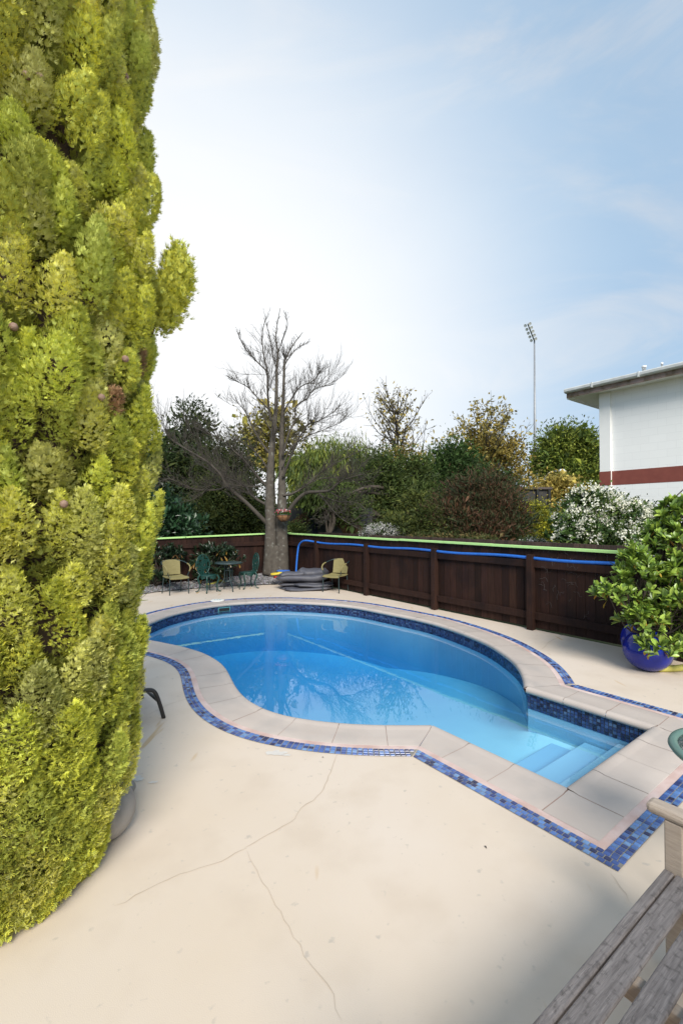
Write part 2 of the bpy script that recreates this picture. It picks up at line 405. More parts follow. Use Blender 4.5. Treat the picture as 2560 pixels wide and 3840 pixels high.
def glassmat():
    m, n, l, b = newmat('textured_glass')
    b.inputs['Base Color'].default_value = (.82, .88, .87, 1); b.inputs['Roughness'].default_value = .12
    b.inputs['Transmission Weight'].default_value = .85; b.inputs['IOR'].default_value = 1.45
    t = n.new('ShaderNodeTexCoord'); nz_ = n.new('ShaderNodeTexVoronoi'); nz_.inputs['Scale'].default_value = 45
    l.new(t.outputs['Object'], nz_.inputs['Vector'])
    bp = n.new('ShaderNodeBump'); bp.inputs['Strength'].default_value = .7; bp.inputs['Distance'].default_value = .01
    l.new(nz_.outputs['Distance'], bp.inputs['Height']); l.new(bp.outputs[0], b.inputs['Normal'])
    return m
M['glass'] = glassmat()

# ------------------------------------------------------------------ pool outline
far = [(1976, 2580), (1975, 2556), (1962, 2518), (1933, 2479), (1876, 2438), (1831, 2410), (1777, 2387), (1723, 2366), (1666, 2347), (1608, 2329.5), (1551, 2317), (1436, 2294), (1321, 2273), (1205, 2262), (1089, 2256.5), (1027, 2255.5), (897, 2260), (781, 2272), (732, 2281.5), (634, 2304), (567, 2331)]
near = [(589, 2408), (614, 2414), (681, 2428.6), (750, 2448), (808, 2477), (840, 2510), (861, 2555), (886, 2599.5), (937, 2643), (1024, 2682), (1136, 2704.5), (1277.5, 2720.5), (1444, 2727), (1619, 2726.5)]
pA, pB, pC, pD = P(1619, 2726.5)[:2], P(2130, 2967)[:2], P(2460, 2729)[:2], P(1976, 2580)[:2]
cpts = [P(*p)[:2] for p in far] + [np.array((-3.44, 7.42)), np.array((-3.25, 6.98))] + [P(*p)[:2] for p in near]
def resample(pts, step):
    pts = np.asarray(pts); d = np.r_[0, np.cumsum(np.linalg.norm(np.diff(pts, axis=0), axis=1))]
    n = max(2, int(round(d[-1] / step)) + 1); s = np.linspace(0, d[-1], n)
    return np.c_[np.interp(s, d, pts[:, 0]), np.interp(s, d, pts[:, 1])], s
def smooth_curve(pts):
    c, s = resample(spline(pts, 10), .03)
    for _ in range(90):
        c[1:-1] = .5 * c[1:-1] + .25 * (c[:-2] + c[2:])
    return resample(c, .03)
class Piece:
    def __init__(s, pts, line=False):
        s.p, s.s = (resample(pts, .05) if line else smooth_curve(pts))
        s.L = s.s[-1]; t = nrm(np.gradient(s.p, axis=0)); s.t = t; s.n = np.c_[t[:, 1], -t[:, 0]]; s.k0 = s.k1 = 0
    def lim(s, w): return -s.k0 * w, s.L + s.k1 * w
    def at(s, u, w):
        a, b = s.lim(w)
        if u <= 1e-6: u = a
        elif u >= s.L - 1e-6: u = b
        else: u = min(max(u, a), b)
        return s.raw(u, w)
    def raw(s, u, w):
        v = min(max(u, 0), s.L); i = np.array([np.interp(v, s.s, s.p[:, 0]), np.interp(v, s.s, s.p[:, 1])])
        t = nrm([np.interp(v, s.s, s.t[:, 0]), np.interp(v, s.s, s.t[:, 1])]); n = np.array((t[1], -t[0]))
        return i + t * (u - v) + n * w
pieces = [Piece(cpts), Piece([pA, pB], True), Piece([pB, pC], True), Piece([pC, pD], True)]
for i in range(4):
    a, b = pieces[i], pieces[(i + 1) % 4]
    t0, t1 = a.t[-1], b.t[0]
    ang = math.atan2(t0[0] * t1[1] - t0[1] * t1[0], float(np.dot(t0, t1)))
    a.k1 = b.k0 = math.tan(ang / 2)
def loop(w, step=.06):
    out = []
    for pc in pieces:
        n = max(2, int(pc.L / step)); last = None
        for u in np.linspace(0, pc.L, n, endpoint=False):
            q = pc.at(u, w)
            if last is None or np.linalg.norm(q - last) > 1e-3: out.append(q); last = q
    res = [out[0]]
    for q in out[1:]:
        if np.linalg.norm(q - res[-1]) > 2e-3: res.append(q)
    if np.linalg.norm(res[0] - res[-1]) < 2e-3: res.pop()
    return np.array(res)
def strip(mb, prof, smooth=False, step=.05):
    for pc in pieces:
        us = np.linspace(0, pc.L, max(2, int(pc.L / step) + 1))
        mb.grid([[(*pc.at(u, w), z) for (w, z) in prof] for u in us], smooth)

# ------------------------------------------------------------------ ground, deck, water
def holed(name, outer, hole, z, mat):
    bm = bmesh.new()
    def ring(pts):
        vs = [bm.verts.new((float(p[0]), float(p[1]), z)) for p in pts]
        return [bm.edges.new((vs[i], vs[(i + 1) % len(vs)])) for i in range(len(vs))]
    es = ring(outer) + ring(hole)
    bmesh.ops.triangle_fill(bm, edges=es, use_beauty=True, use_dissolve=False)
    for f in bm.faces:
        if f.normal.z < 0: f.normal_flip()
    me = bpy.data.meshes.new(name); bm.to_mesh(me); bm.free(); me.materials.append(mat)
    o = bpy.data.objects.new(name, me); COL.objects.link(o); return o
struct(holed('ground', [(-900, -900), (900, -900), (900, 900), (-900, 900)], loop(.6, .3), -.06, M['ground']))

FD = np.array((-.6, .8)); FN = np.array((-.8, -.6))          # right fence: direction away from the camera, normal to the pool
F0 = np.array((3.09, 7.43)) - FN * .06                        # front face of its boards at the third post
edge_px = [(520, 2232), (580, 2222), (660, 2215), (740, 2207), (850, 2200), (960, 2195), (1040, 2192)]
ledge = [P(*p)[:2] for p in edge_px]
corner = F0 + FD * 8.35
outer = [(-9, -5), (9, -5)] + [F0 - FD * 9.0, F0 - FD * 3, F0, F0 + FD * 3, F0 + FD * 6.6] + [np.array((-1.3, 12.75))] + ledge[::-1] + [(-9, 9.6)]
deck = holed('pool_deck', outer, loop(.345, .06), 0.0, M['deck'])
struct(deck)
# hairline cracks and worn paint lie in the deck surface
mb = MB()
def ribbon(pts, w, z=.0035, seed=0):
    g = np.random.default_rng(seed)
    c, _ = resample(np.array([P(*p)[:2] for p in pts]), .05)
    c = c + np.r_[[[0, 0]], np.cumsum(g.normal(0, .004, (len(c) - 1, 2)), 0)] * .6 + g.normal(0, .004, c.shape)
    t = nrm(np.gradient(c, axis=0)); n = np.c_[-t[:, 1], t[:, 0]]
    ww = w * (.5 + .8 * g.random(len(c)))[:, None]; ww[-1] *= .2; ww[0] *= .3
    mb.grid([[(*(c[i] - n[i] * ww[i]), z), (*(c[i] + n[i] * ww[i]), z)] for i in range(len(c))], False)
ribbon([(1263, 2832), (1245, 2870), (1225, 2935), (1200, 2985), (1130, 3035), (1100, 3080), (920, 3180)], .0022, seed=1)
ribbon([(920, 3180), (820, 3235), (640, 3290), (420, 3400)], .0017, seed=2)
ribbon([(925, 3195), (960, 3270), (1020, 3360), (1100, 3500), (1160, 3620), (1230, 3700), (1280, 3838)], .0012, seed=3)
ribbon([(2291, 3276), (2315, 3312), (2325, 3335), (2356, 3358), (2370, 3390)], .0012, seed=4)
ribbon([(700, 2622), (640, 2640), (560, 2680)], .0020, seed=5)
ribbon([(2115, 2380), (2060, 2410), (2030, 2440)], .0030, seed=6)
mb.cur = 1
def blotch(px, py, a, b, seed):
    g = np.random.default_rng(seed); c = P(px, py)[:2]; n = 18
    an = np.linspace(0, 2 * math.pi, n, endpoint=False); rr = 1 + .35 * g.normal(0, 1, n).clip(-1.2, 1.2)
    mb.add([(c[0], c[1], .003)] + [(c[0] + a * r * math.cos(t), c[1] + b * r * math.sin(t), .003) for t, r in zip(an, rr)], [(0, 1 + i, 1 + (i + 1) % n) for i in range(n)])
blotch(1035, 2826, .075, .035, 1); blotch(515, 2922, .05, .03, 2); blotch(1075, 2833, .03, .02, 3); blotch(575, 2935, .03, .015, 4)
mb.cur = 2
for i, (px, py) in enumerate([(770, 2245), (1210, 2843), (1820, 3180)]):
    g = np.random.default_rng(50 + i); c = P(px, py)[:2]; a = g.uniform(0, 3); u = np.array((math.cos(a), math.sin(a))); v = np.array((-u[1], u[0]))
    l_, w_ = g.uniform(.006, .016), g.uniform(.003, .006)
    mb.add([(*(c - u * l_), .003), (*(c - v * w_), .009), (*(c + u * l_), .004), (*(c + v * w_), .007)], [(0, 1, 2, 3)])
cr = mb.build('deck_cracks', [M['crack'], M['patch'], M['dbark']]); cr.parent = deck

# ------------------------------------------------------------------ swimming pool
pool = thing('swimming_pool', 'kidney shaped blue swimming pool with square step bay and pale stone edging', 'swimming pool', (0, 7, 0))
def child(mb_, name, mats, bevel=0, par=None):
    o = mb_.build(name, mats, None, bevel); o.parent = par or pool; o.matrix_parent_inverse = (par or pool).matrix_world.inverted() if False else Matrix.Translation(-Vector((par or pool).location)); return o
PROF = [(.02, -.055), (-.012, -.055), (-.028, -.044), (-.035, -.024), (-.029, -.004), (-.013, .009), (.008, .013), (.035, .011), (.058, .006), (.075, .004), (.20, .004), (.330, .004), (.337, .001), (.338, -.02)]
mb = MB(); gapm = MB()
for pc in pieces:
    n = int(round(pc.L / .40)); js = np.linspace(0, pc.L, n + 1)
    for a, b in zip(js[:-1], js[1:]):
        g = .0022
        a2 = a + g if True else a; b2 = b - g
        us = np.linspace(a2, b2, 9)
        rows = []
        for u in us:
            row = []
            for (w, z) in PROF:
                lo, hi = pc.lim(w)
                lo = lo if (w < 0 or pc.k0 < 0) else 0; hi = hi if (w < 0 or pc.k1 < 0) else pc.L
                row.append((*pc.raw(min(max(u, lo + g), hi - g), w), z + (0 if w < .1 else float(RNG.normal(0, .0))))) 
            rows.append(row)
        dz = float(RNG.normal(0, .0009))
        mb.grid([[(x, y, z + dz) for (x, y, z) in r] for r in rows], True)
# square corner stones at the two outer corners of the step bay
for p, n1, n2 in ((pB, pieces[1].n[-1], pieces[2].n[0]), (pC, pieces[2].n[-1], pieces[3].n[0])):
    a, b = .0045, .337
    def cp(i, j, z): return (*(p + n1 * i + n2 * j), z)
    zs = lambda i, j: .010 if (i < .05 and j < .05) else .004
    ks = [a, .04, .075, .2, b]
    mb.grid([[cp(i, j, zs(i, j)) for j in ks] for i in ks], True)
child(mb, 'coping', M['coping'])
mb = MB(); strip(mb, [(-.024, -.006), (.02, .0015), (.342, .0015)]); child(mb, 'coping_joints', M['joint'])
mb = MB(); strip(mb, [(.336, .0025), (.392, .0025)]); child(mb, 'mortar_strip', M['pink'])
mb = MB(); strip(mb, [(.390, .003), (.497, .003)]); child(mb, 'border_grout', M['grout'])
BLUES = [(.045, .085, .26), (.07, .14, .35), (.03, .045, .15), (.09, .18, .40), (.05, .10, .29), (.13, .23, .42), (.022, .024, .075), (.075, .145, .36), (.04, .07, .21)]
def tilecol(): 
    c = np.array(BLUES[RNG.integers(len(BLUES))]) * RNG.uniform(.85, 1.2); return tuple(c)
mb = MB(); tw = .0355
for pc in pieces:
    for r in range(3):
        w0 = .392 + r * tw; w1 = w0 + .0305
        lo, hi = max(pc.lim(w0)[0], pc.lim(w1)[0]), min(pc.lim(w0)[1], pc.lim(w1)[1])
        if pc.k0 > 0: lo = -.391
        if pc.k1 > 0: hi = pc.L + .500
        pitch = .0365 if pc is not pieces[2] else .0355; u = lo + (.5 * (r % 2) * pitch if pc is pieces[0] else 0); n = int((hi - u) / pitch)
        for k in range(n):
            a, b = u + k * pitch, u + (k + 1) * pitch - .0055
            c = tilecol(); i = .003
            q = [pc.raw(a, w0), pc.raw(b, w0), pc.raw(b, w1), pc.raw(a, w1)]
            ctr = sum(q) / 4
            top = [ctr + (x - ctr) * .84 for x in q]
            vs = [(*x, .0032) for x in q] + [(*x, .0068) for x in top]
            mb.add(vs, [(4, 5, 6, 7), (0, 1, 5, 4), (1, 2, 6, 5), (2, 3, 7, 6), (3, 0, 4, 7)], col=c)
child(mb, 'tile_border', M['tile'])
mb = MB(); strip(mb, [(.006, -.045), (.006, -.215)]); child(mb, 'waterline_grout', M['dgrout'])
mb = MB()
for pc in pieces:
    n = int(pc.L / .034)
    for r in range(5):
        z0 = -.057 - r * .0325; z1 = z0 - .028
        for k in range(n):
            a, b = (k + .09) * pc.L / n, (k + .91) * pc.L / n
            if a > pc.lim(.003)[1] or b < pc.lim(.003)[0]: continue
            p0, p1 = pc.raw(a, .002), pc.raw(b, .002)
            mb.add([(*p0, z0), (*p1, z0), (*p1, z1), (*p0, z1)], [(3, 2, 1, 0)], col=tuple(np.array(tilecol()) * .55))
child(mb, 'waterline_tiles', M['tile'])
# basin walls and floor
bay_u = nrm(pA - pB); bay_v = nrm(pC - pB)
def floor_z(p):
    u = float(np.dot(p - pB, bay_u))
    return -.54 if u < 1.0 else (-.54 - (u - 1.0) * .16 if u < 5.0 else -1.18)
ol = loop(.008, .10); n = len(ol)
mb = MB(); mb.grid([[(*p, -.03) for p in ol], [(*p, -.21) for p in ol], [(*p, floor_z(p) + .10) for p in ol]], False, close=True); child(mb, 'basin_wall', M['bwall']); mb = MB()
ins = [p * 1.0 for p in loop(.12 * -1, .10)]
def inside(p, poly):
    x, y = p; x0, y0 = poly[:, 0], poly[:, 1]; x1, y1 = np.roll(x0, -1), np.roll(y0, -1)
    c = ((y0 > y) != (y1 > y)) & (x < (x1 - x0) * (y - y0) / (y1 - y0 + 1e-12) + x0); return c.sum() % 2 == 1
pts = [tuple(p) for p in ol]; dmin = .16
gx = np.arange(ol[:, 0].min(), ol[:, 0].max(), .22); gy = np.arange(ol[:, 1].min(), ol[:, 1].max(), .22)
inner = [np.array((x, y)) for x in gx for y in gy if inside((x, y), ol) and np.min(np.linalg.norm(ol - (x, y), axis=1)) > dmin]
allp = [Vector(p) for p in pts] + [Vector(p) for p in inner]
res = delaunay_2d_cdt(allp, [(i, (i + 1) % n) for i in range(n)], [], 1, 1e-5)
vs = []
for v in res[0]:
    p = np.array(v); d = np.min(np.linalg.norm(ol - p, axis=1)); vs.append((p[0], p[1], floor_z(p) + .10 * max(0, 1 - d / .35) ** 2))
fs = []
for f in res[2]:
    a, b, c = (np.array(vs[i][:2]) for i in f[:3])
    if inside(tuple((a + b + c) / 3), ol): fs.append(tuple(f))
mb.add(vs, fs, True)
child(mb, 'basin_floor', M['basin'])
W = float(np.linalg.norm(pC - pB))
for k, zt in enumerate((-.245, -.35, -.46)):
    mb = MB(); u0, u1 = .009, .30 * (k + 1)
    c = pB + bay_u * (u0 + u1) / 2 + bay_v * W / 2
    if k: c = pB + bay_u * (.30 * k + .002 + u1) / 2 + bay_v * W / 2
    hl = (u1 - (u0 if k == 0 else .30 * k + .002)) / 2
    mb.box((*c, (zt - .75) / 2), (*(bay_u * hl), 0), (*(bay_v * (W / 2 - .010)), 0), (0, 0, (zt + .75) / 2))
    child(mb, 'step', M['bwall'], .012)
# skimmer mouth and lid
sp = P(832, 2279, -.10)[:2]; i = int(np.argmin(np.linalg.norm(pieces[0].p - sp, axis=1))); sp = pieces[0].p[i]; st = pieces[0].t[i]; sn = pieces[0].n[i]
mb = MB(); mb.box((*(sp - sn * .006), -.115), (*(st * .135), 0), (*(sn * .008), 0), (0, 0, .05)); mb.cur = 1
mb.box((*(sp - sn * .013), -.115), (*(st * .112), 0), (*(sn * .004), 0), (0, 0, .032)); child(mb, 'skimmer_mouth', [M['teal'], M['dark']], .003)
lc = P(815, 2253); mb = MB(); mb.lathe((lc[0], lc[1], .004), [(.15, 0), (.15, .010), (.135, .016), (.10, .017), (.0, .018)], 36); mb.cur = 1
for dx, dy in ((.05, .02), (-.05, -.02), (0, 0)): mb.lathe((lc[0] + dx, lc[1] + dy, .0225), [(.022, 0), (.0, .0015)], 14)
child(mb, 'skimmer_lid', [M['plastw'], M['teal']])
# water body
ow = loop(.005, .06); mb = MB(); k = len(ow)
mb.add([(*p, -.138) for p in ow] + [(*p, -2.6) for p in ow], [tuple(range(k)), tuple(range(2 * k - 1, k - 1, -1))] + [(i, k + i, k + (i + 1) % k, (i + 1) % k) for i in range(k)])
struct(mb.build('water', M['water']))

# ------------------------------------------------------------------ gravel bed
lc_ = corner + FN * .02
LD = np.array((-.8, -.6)); LN = np.array((.6, -.8))
poly = np.array([tuple(p) for p in ledge] + [(-1.30, 12.75), tuple(F0 + FD * 6.6), tuple(corner), tuple(corner + LD * 5.2), (-6.4, 10.4)])
def mound(p):
    d = float(np.min([np.linalg.norm(np.array(p) - q) for q in resample(np.array(ledge), .1)[0]])); return .012 + .16 * min(1, d / 1.3)
bp_, bs_ = resample(np.vstack([poly, poly[:1]]), .2); bp_ = bp_[:-1]
g = [(x, y) for x in np.arange(-6.5, -.2, .2) for y in np.arange(10.3, 14.4, .2) if inside((x, y), bp_) and np.min(np.linalg.norm(bp_ - (x, y), axis=1)) > .1]
res = delaunay_2d_cdt([Vector(p) for p in bp_] + [Vector(p) for p in g], [(i, (i + 1) % len(bp_)) for i in range(len(bp_))], [], 1, 1e-5)
mb = MB(); mb.add([(v[0], v[1], mound(v)) for v in res[0]], [tuple(f) for f in res[2] if inside(tuple(sum((np.array(res[0][i]) for i in f[:3]), np.zeros(2)) / 3), bp_)], True)
struct(mb.build('gravel_ground', M['soil']))
mb = MB(); g = np.random.default_rng(5); cnt = 0
while cnt < 5200:
    p = (g.uniform(-6, -.6), g.uniform(10.6, 14.2))
    if not inside(p, bp_): continue
    cnt += 1; s = g.uniform(.012, .034); c = np.array((*p, mound(p) + s * .2)); a = g.uniform(0, 6.28)
    u = np.array((math.cos(a), math.sin(a), g.normal(0, .3))) * s; v = np.array((-math.sin(a), math.cos(a), g.normal(0, .3))) * s * g.uniform(.5, .9); w = np.array((0, 0, s * .6))
    t = g.uniform(.5, 1.5); cc = np.array((.30, .29, .30)) * t * (1 + g.normal(0, .06, 3))
    mb.add([c + u, c + v, c - u, c - v, c + w], [(0, 1, 4), (1, 2, 4), (2, 3, 4), (3, 0, 4)], col=cc)
gv = mb.build('gravel', M['petal']); struct(gv, 'stuff'); tag(gv, 'loose grey stone chips in the bed under the bare tree', 'gravel')

# ------------------------------------------------------------------ fences
def fence(name, label, p0, d, nrm2, length, z0, z1, posts, post_h, capped=True, mat='fence', pitch=.142, rails=(.23, 1.075), capl=None):
    t = thing(name, label, 'fence', (*p0, 0)); g = np.random.default_rng(hash(label) % 1000 if False else len(label))
    pr = Matrix.Translation(-Vector((*map(float, p0), 0)))
    def par(mb_, nm, mt, bv=0):
        o = mb_.build(nm, mt, None, bv); o.parent = t; o.matrix_parent_inverse = pr; return o
    d3, n3 = np.array((*d, 0)), np.array((*nrm2, 0))
    zt = lambda s: z0 + (z1 - z0) * s / length
    m = MB(); s = 0
    while s < length - .02:
        w = min(pitch, length - s) - .006; c = p0 + d * (s + w / 2)
        top = zt(s) - (.02 if capped else 0) + g.normal(0, .004); tone = g.uniform(.65, 1.35)
        m.box((*(c - nrm2 * (.012 + g.uniform(0, .004))), (top + .03) / 2), d3 * w / 2, n3 * .010, (0, 0, (top - .03) / 2), col=(tone, tone * g.uniform(.92, 1), tone * g.uniform(.9, 1)))
        s += pitch
    par(m, 'board_panel', M[mat], .002)
    if rails:
        for rz in rails:
            m = MB(); cs = [0] + list(posts) + [length]
            for a, b in zip(cs[:-1], cs[1:]):
                if b - a < .1: continue
                c = p0 + d * ((a + b) / 2); tone = g.uniform(.8, 1.3)
                m.box((*(c + nrm2 * .023), rz), d3 * ((b - a) / 2 - .004), n3 * .021, (0, 0, .058), col=(tone,) * 3)
            par(m, 'rail', M[mat], .004)
    for s in posts:
        m = MB(); c = p0 + d * s; tone = g.uniform(.8, 1.3)
        m.box((*(c + nrm2 * .055), post_h / 2 - .01), d3 * .05, n3 * .055, (0, 0, post_h / 2 + .01), col=(tone,) * 3); par(m, 'post', M[mat], .006)
    if capped:
        m = MB(); a, b = capl or (0, length); ks = np.arange(a, b, 2.35); ks = list(ks) + [b]
        for q, r in zip(ks[:-1], ks[1:]):
            if r - q < .05: continue
            cq, cr_ = p0 + d * (q + .002), p0 + d * (r - .002); dz = g.normal(0, .004)
            vs = []
            for c, s in ((cq, q), (cr_, r)):
                for o_, zz in ((.045, -.018), (.045, .024), (-.05, .024), (-.05, -.018)): vs.append((*(c + nrm2 * o_), zt(s) + zz + dz))
            m.add(vs, [(0, 4, 5, 1), (1, 5, 6, 2), (2, 6, 7, 3), (3, 7, 4, 0), (0, 1, 2, 3), (7, 6, 5, 4)])
        par(m, 'cap_rail', M['lime'], .004)
    return t, par
post_s = [2.4 - 2.06, 2.4 + 0.0, 2.4 + 2.06, 2.4 + 4.17, 2.4 + 6.30]
pf0 = F0 - FD * 2.4
ft, fpar = fence('pool_fence', 'dark brown board fence with lime cap beside the pool, long run on the right', pf0, FD, FN, 10.75, 1.33, 1.375, post_s, 1.225, capl=(.82, 10.75))
# pale dried creeper traces left on the nearest panel
mb = MB(); g = np.random.default_rng(3)
for _ in range(110):
    s = g.uniform(.2, 2.3); z = min(max(g.normal(.85, .25), .1), 1.27); a = g.normal(1.9, .7); L_ = g.uniform(.04, .16); q = pf0 + FD * s
    off = .046 if (abs(z - 1.075) < .055 or abs(z - .23) < .055) else .0015
    pts_ = []
    for k in range(6):
        f = k / 5; aa = a + f * g.normal(.6, .3); pts_.append((*(pf0 + FD * (s + math.cos(aa) * L_ * f) + FN * off), z + math.sin(aa) * L_ * f))
    mb.tube(pts_, g.uniform(.0010, .0022), 4)
fpar(mb, 'creeper_traces', surf('dry_creeper', (.12, .105, .10), (.08, .07, .068), .9, 30))['kind'] = 'stuff'
fence('pool_fence', 'dark brown board fence with lime cap behind the chairs, short run on the left', corner + LD * 5.2, -LD, LN, 5.2, 1.27, 1.375, [.6, 2.7, 4.7], 1.2)
fence('paling_fence', 'plain brown paling fence standing just beyond the lime capped fence', F0 - FN * 1.15 - FD * 1.0, FD, FN, 9.0, 1.37, 1.39, [], 1, False, 'paling', .10, None)

# blue hose lying along the rail, dropping to the ground at its far end
pts_ = [np.array((*(F0 + FD * s + FN * .03), 1.168 + .012 * math.sin(s * 3))) for s in np.arange(-2.0, 6.3, .3)]
e = F0 + FD * 6.55
pts_ += [np.array((*(F0 + FD * 6.4 + FN * .10), 1.19)), np.array((*(F0 + FD * 6.75 + FN * .17), 1.20)), np.array((*(F0 + FD * 6.98 + FN * .19), 1.08)), np.array((*(F0 + FD * 7.02 + FN * .22), .85)), np.array((*(F0 + FD * 7.0 + FN * .28), .35)), np.array((*(F0 + FD * 6.95 + FN * .30), .03))]
mb = MB(); mb.tube(spline(pts_, 5), .026, 10); tag(mb.build('hose', M['hose']), 'thick blue hose lying along the fence rail and hanging down at its end', 'hose')

# ------------------------------------------------------------------ foliage tools
def leaf_quads(c, d, nn, L, Wd, col, tipcol=None, bend=.12):
    """diamond leaves; c base, d direction, nn normal"""
    d = nrm(d); s = nrm(np.cross(d, nn)); nn = np.cross(s, d)
    L = np.asarray(L).reshape(-1, 1); Wd = np.asarray(Wd).reshape(-1, 1)
    v = np.stack([c, c + d * L * .5 + s * Wd / 2 + nn * L * bend, c + d * L, c + d * L * .5 - s * Wd / 2 + nn * L * bend], 1)
    cc = np.repeat(col[:, None, :], 4, 1)
    if tipcol is not None: cc[:, 2, :] = tipcol
    return v, cc
def rand_dir(g, n): return nrm(g.normal(0, 1, (n, 3)))
def blobw(px, py, rx, ry, Y, rd=None):
    c = Q(px, py, Y); k = Y / F; return c, np.array((rx * k, (rd or rx) * k, ry * k))
def crown(g, blobs, n, L, Wd, pal, clump=.22, per=26, shell=.45, droop=0., up=.2, jitter=.25, mid=None):
    vol = np.array([b[1].prod() ** .8 for b in blobs]); vol /= vol.sum()
    nc = max(1, n // per); bi = g.choice(len(blobs), nc, p=vol)
    C = np.array([blobs[i][0] for i in bi]); Rr = np.array([blobs[i][1] for i in bi])
    u = rand_dir(g, nc); rad = g.random((nc, 1)) ** shell
    cc = C + u * Rr * rad * (1 + g.normal(0, .07, (nc, 1)))
    cc[:, 2] = np.maximum(cc[:, 2], .12)
    tone = 1 + g.normal(0, jitter, (nc, 1)); pi_ = g.integers(0, len(pal), nc)
    idx = np.repeat(np.arange(nc), per); m = len(idx)
    sc = clump * (.7 + .6 * g.random((nc, 1)))[idx]
    off = g.normal(0, 1, (m, 3)) * sc * np.array((1, 1, .75))
    p = cc[idx] + off
    p[:, 2] = np.maximum(p[:, 2], .05)
    d = nrm(.6 * rand_dir(g, m) + .5 * nrm(off) + np.array((0, 0, up)) - np.array((0, 0, droop)))
    nn = nrm(rand_dir(g, m) * .8 + u[idx] * .5 + np.array((0, 0, .5)))
    pal = np.array(pal); col = pal[pi_][idx] * tone[idx].clip(.45, 1.7) * (1 + g.normal(0, .16, (m, 1))).clip(.5, 1.6)
    return leaf_quads(p, d, nn, L * (.6 + .8 * g.random(m)), Wd * (.6 + .8 * g.random(m)), col.clip(.004, .9))

def trunk_mb(g, base, top, r0, limbs=(), bend=.06):
    mb_ = MB(); base, top = np.asarray(base, float), np.asarray(top, float)
    mid_ = [base + (top - base) * t + np.array((*g.normal(0, bend, 2), 0)) * math.sin(t * 3.1) for t in np.linspace(0, 1, 6)]
    mb_.tube(spline(mid_, 3), np.linspace(r0 * 1.15, r0 * .35, 16), 8)
    for l_ in limbs:
        l_ = np.asarray(l_, float); s = base + (top - base) * g.uniform(.35, .75)
        q = spline([s, s + (l_ - s) * .5 + np.array((0, 0, .12 * np.linalg.norm(l_ - s))), l_], 5); mb_.tube(q, np.linspace(r0 * .5, r0 * .12, len(q)), 6)
    return mb_

PALK = 1.5
def plant(name, label, cat, blobs, n, L, Wd, pal, seed, mat='leaf', r0=.12, base=None, group=None, **kw):
    g = np.random.default_rng(seed)
    bl = [blobw(*b) for b in blobs]
    if base is None:
        lo = min(bl, key=lambda b: b[0][2]); ctr = np.mean([b[0] for b in bl], 0); base = np.array((ctr[0], ctr[1], -.06))
    else: base = np.array((*base, -.06))
    t = thing(name, label, cat, base, 0, group)
    pr = Matrix.Translation(-Vector(tuple(map(float, base))))
    top = max(bl, key=lambda b: b[0][2])[0]
    tm = trunk_mb(g, base, top, r0, [b[0] + b[1] * g.uniform(-.3, .3, 3) for b in bl for _ in range(2)])
    o = tm.build('trunk' if cat == 'tree' else 'stems', M['dbark']); o.parent = t; o.matrix_parent_inverse = pr
    if seed in (11, 12, 13): pal = np.array(pal) * .72
    v, c = crown(g, bl, int(n * 1.7), L * .78, Wd * .8, np.array(pal) * PALK, **kw)
    kw2 = dict(kw); kw2['shell'] = .4
    v2, c2 = crown(g, [(b_[0], b_[1] * .62) for b_ in bl], int(n * .22), L * 1.7, Wd * 2.2, np.array(pal) * PALK, **kw2); v = np.concatenate([v, v2]); c = np.concatenate([c, c2])
    o = np_mesh('crown' if cat == 'tree' else 'foliage', v, 4, M[mat], c, t); o.matrix_parent_inverse = pr
    return t, pr, bl, g

DKG = [(.038, .056, .016), (.048, .068, .019), (.030, .046, .014), (.062, .076, .019)]
MDG = [(.05, .085, .022), (.065, .10, .026), (.04, .07, .02)]
YLG = [(.16, .17, .03), (.12, .15, .03), (.20, .18, .04), (.09, .12, .025)]
OCH = [(.36, .27, .07), (.27, .21, .05), (.42, .33, .09), (.17, .15, .045)]
# trees and shrubs behind the fence
plant('evergreen_tree', 'dark loose evergreen tree with a pointed top beside the golden cypress', 'tree', [(700, 1800, 130, 170, 19), (640, 1790, 110, 130, 18.5), (722, 1600, 62, 95, 19), (690, 1950, 150, 110, 18.5), (600, 1700, 60, 70, 19), (560, 1880, 90, 160, 18)], 15000, .26, .075, [(.030, .050, .018), (.04, .06, .02), (.022, .038, .015), (.06, .075, .02)], 11, r0=.2, clump=.30, shell=.5)
plant('evergreen_tree', 'dense dark bushy evergreen tree left of the bare tree trunk', 'tree', [(860, 1880, 140, 130, 17), (850, 1740, 100, 110, 17.5), (920, 1790, 50, 50, 18), (800, 1960, 150, 80, 16.5), (930, 1950, 70, 70, 16.5)], 15000, .17, .055, DKG + [(.05, .06, .015)], 12, r0=.2, clump=.24, shell=.5)
plant('broadleaf_shrub', 'dark broad leaved shrub overhanging the left fence next to the cypress', 'shrub', [(640, 1970, 80, 55, 13.2), (590, 1930, 80, 90, 13.4), (680, 1990, 50, 40, 13.0)], 3600, .17, .085, [(.020, .052, .022), (.03, .07, .028), (.014, .035, .016)], 13, 'gloss', r0=.06, clump=.2)
plant('autumn_tree', 'thin yellow leaved tree seen through the bare branches', 'tree', [(960, 1640, 80, 90, 26), (1010, 1560, 50, 70, 26), (1080, 1620, 70, 100, 26), (1010, 1720, 120, 70, 26), (1140, 1700, 50, 60, 26)], 1500, .30, .17, [(.26, .21, .05), (.15, .13, .035), (.22, .20, .04), (.08, .075, .025)], 14, r0=.16, clump=.34, per=18, shell=.6)
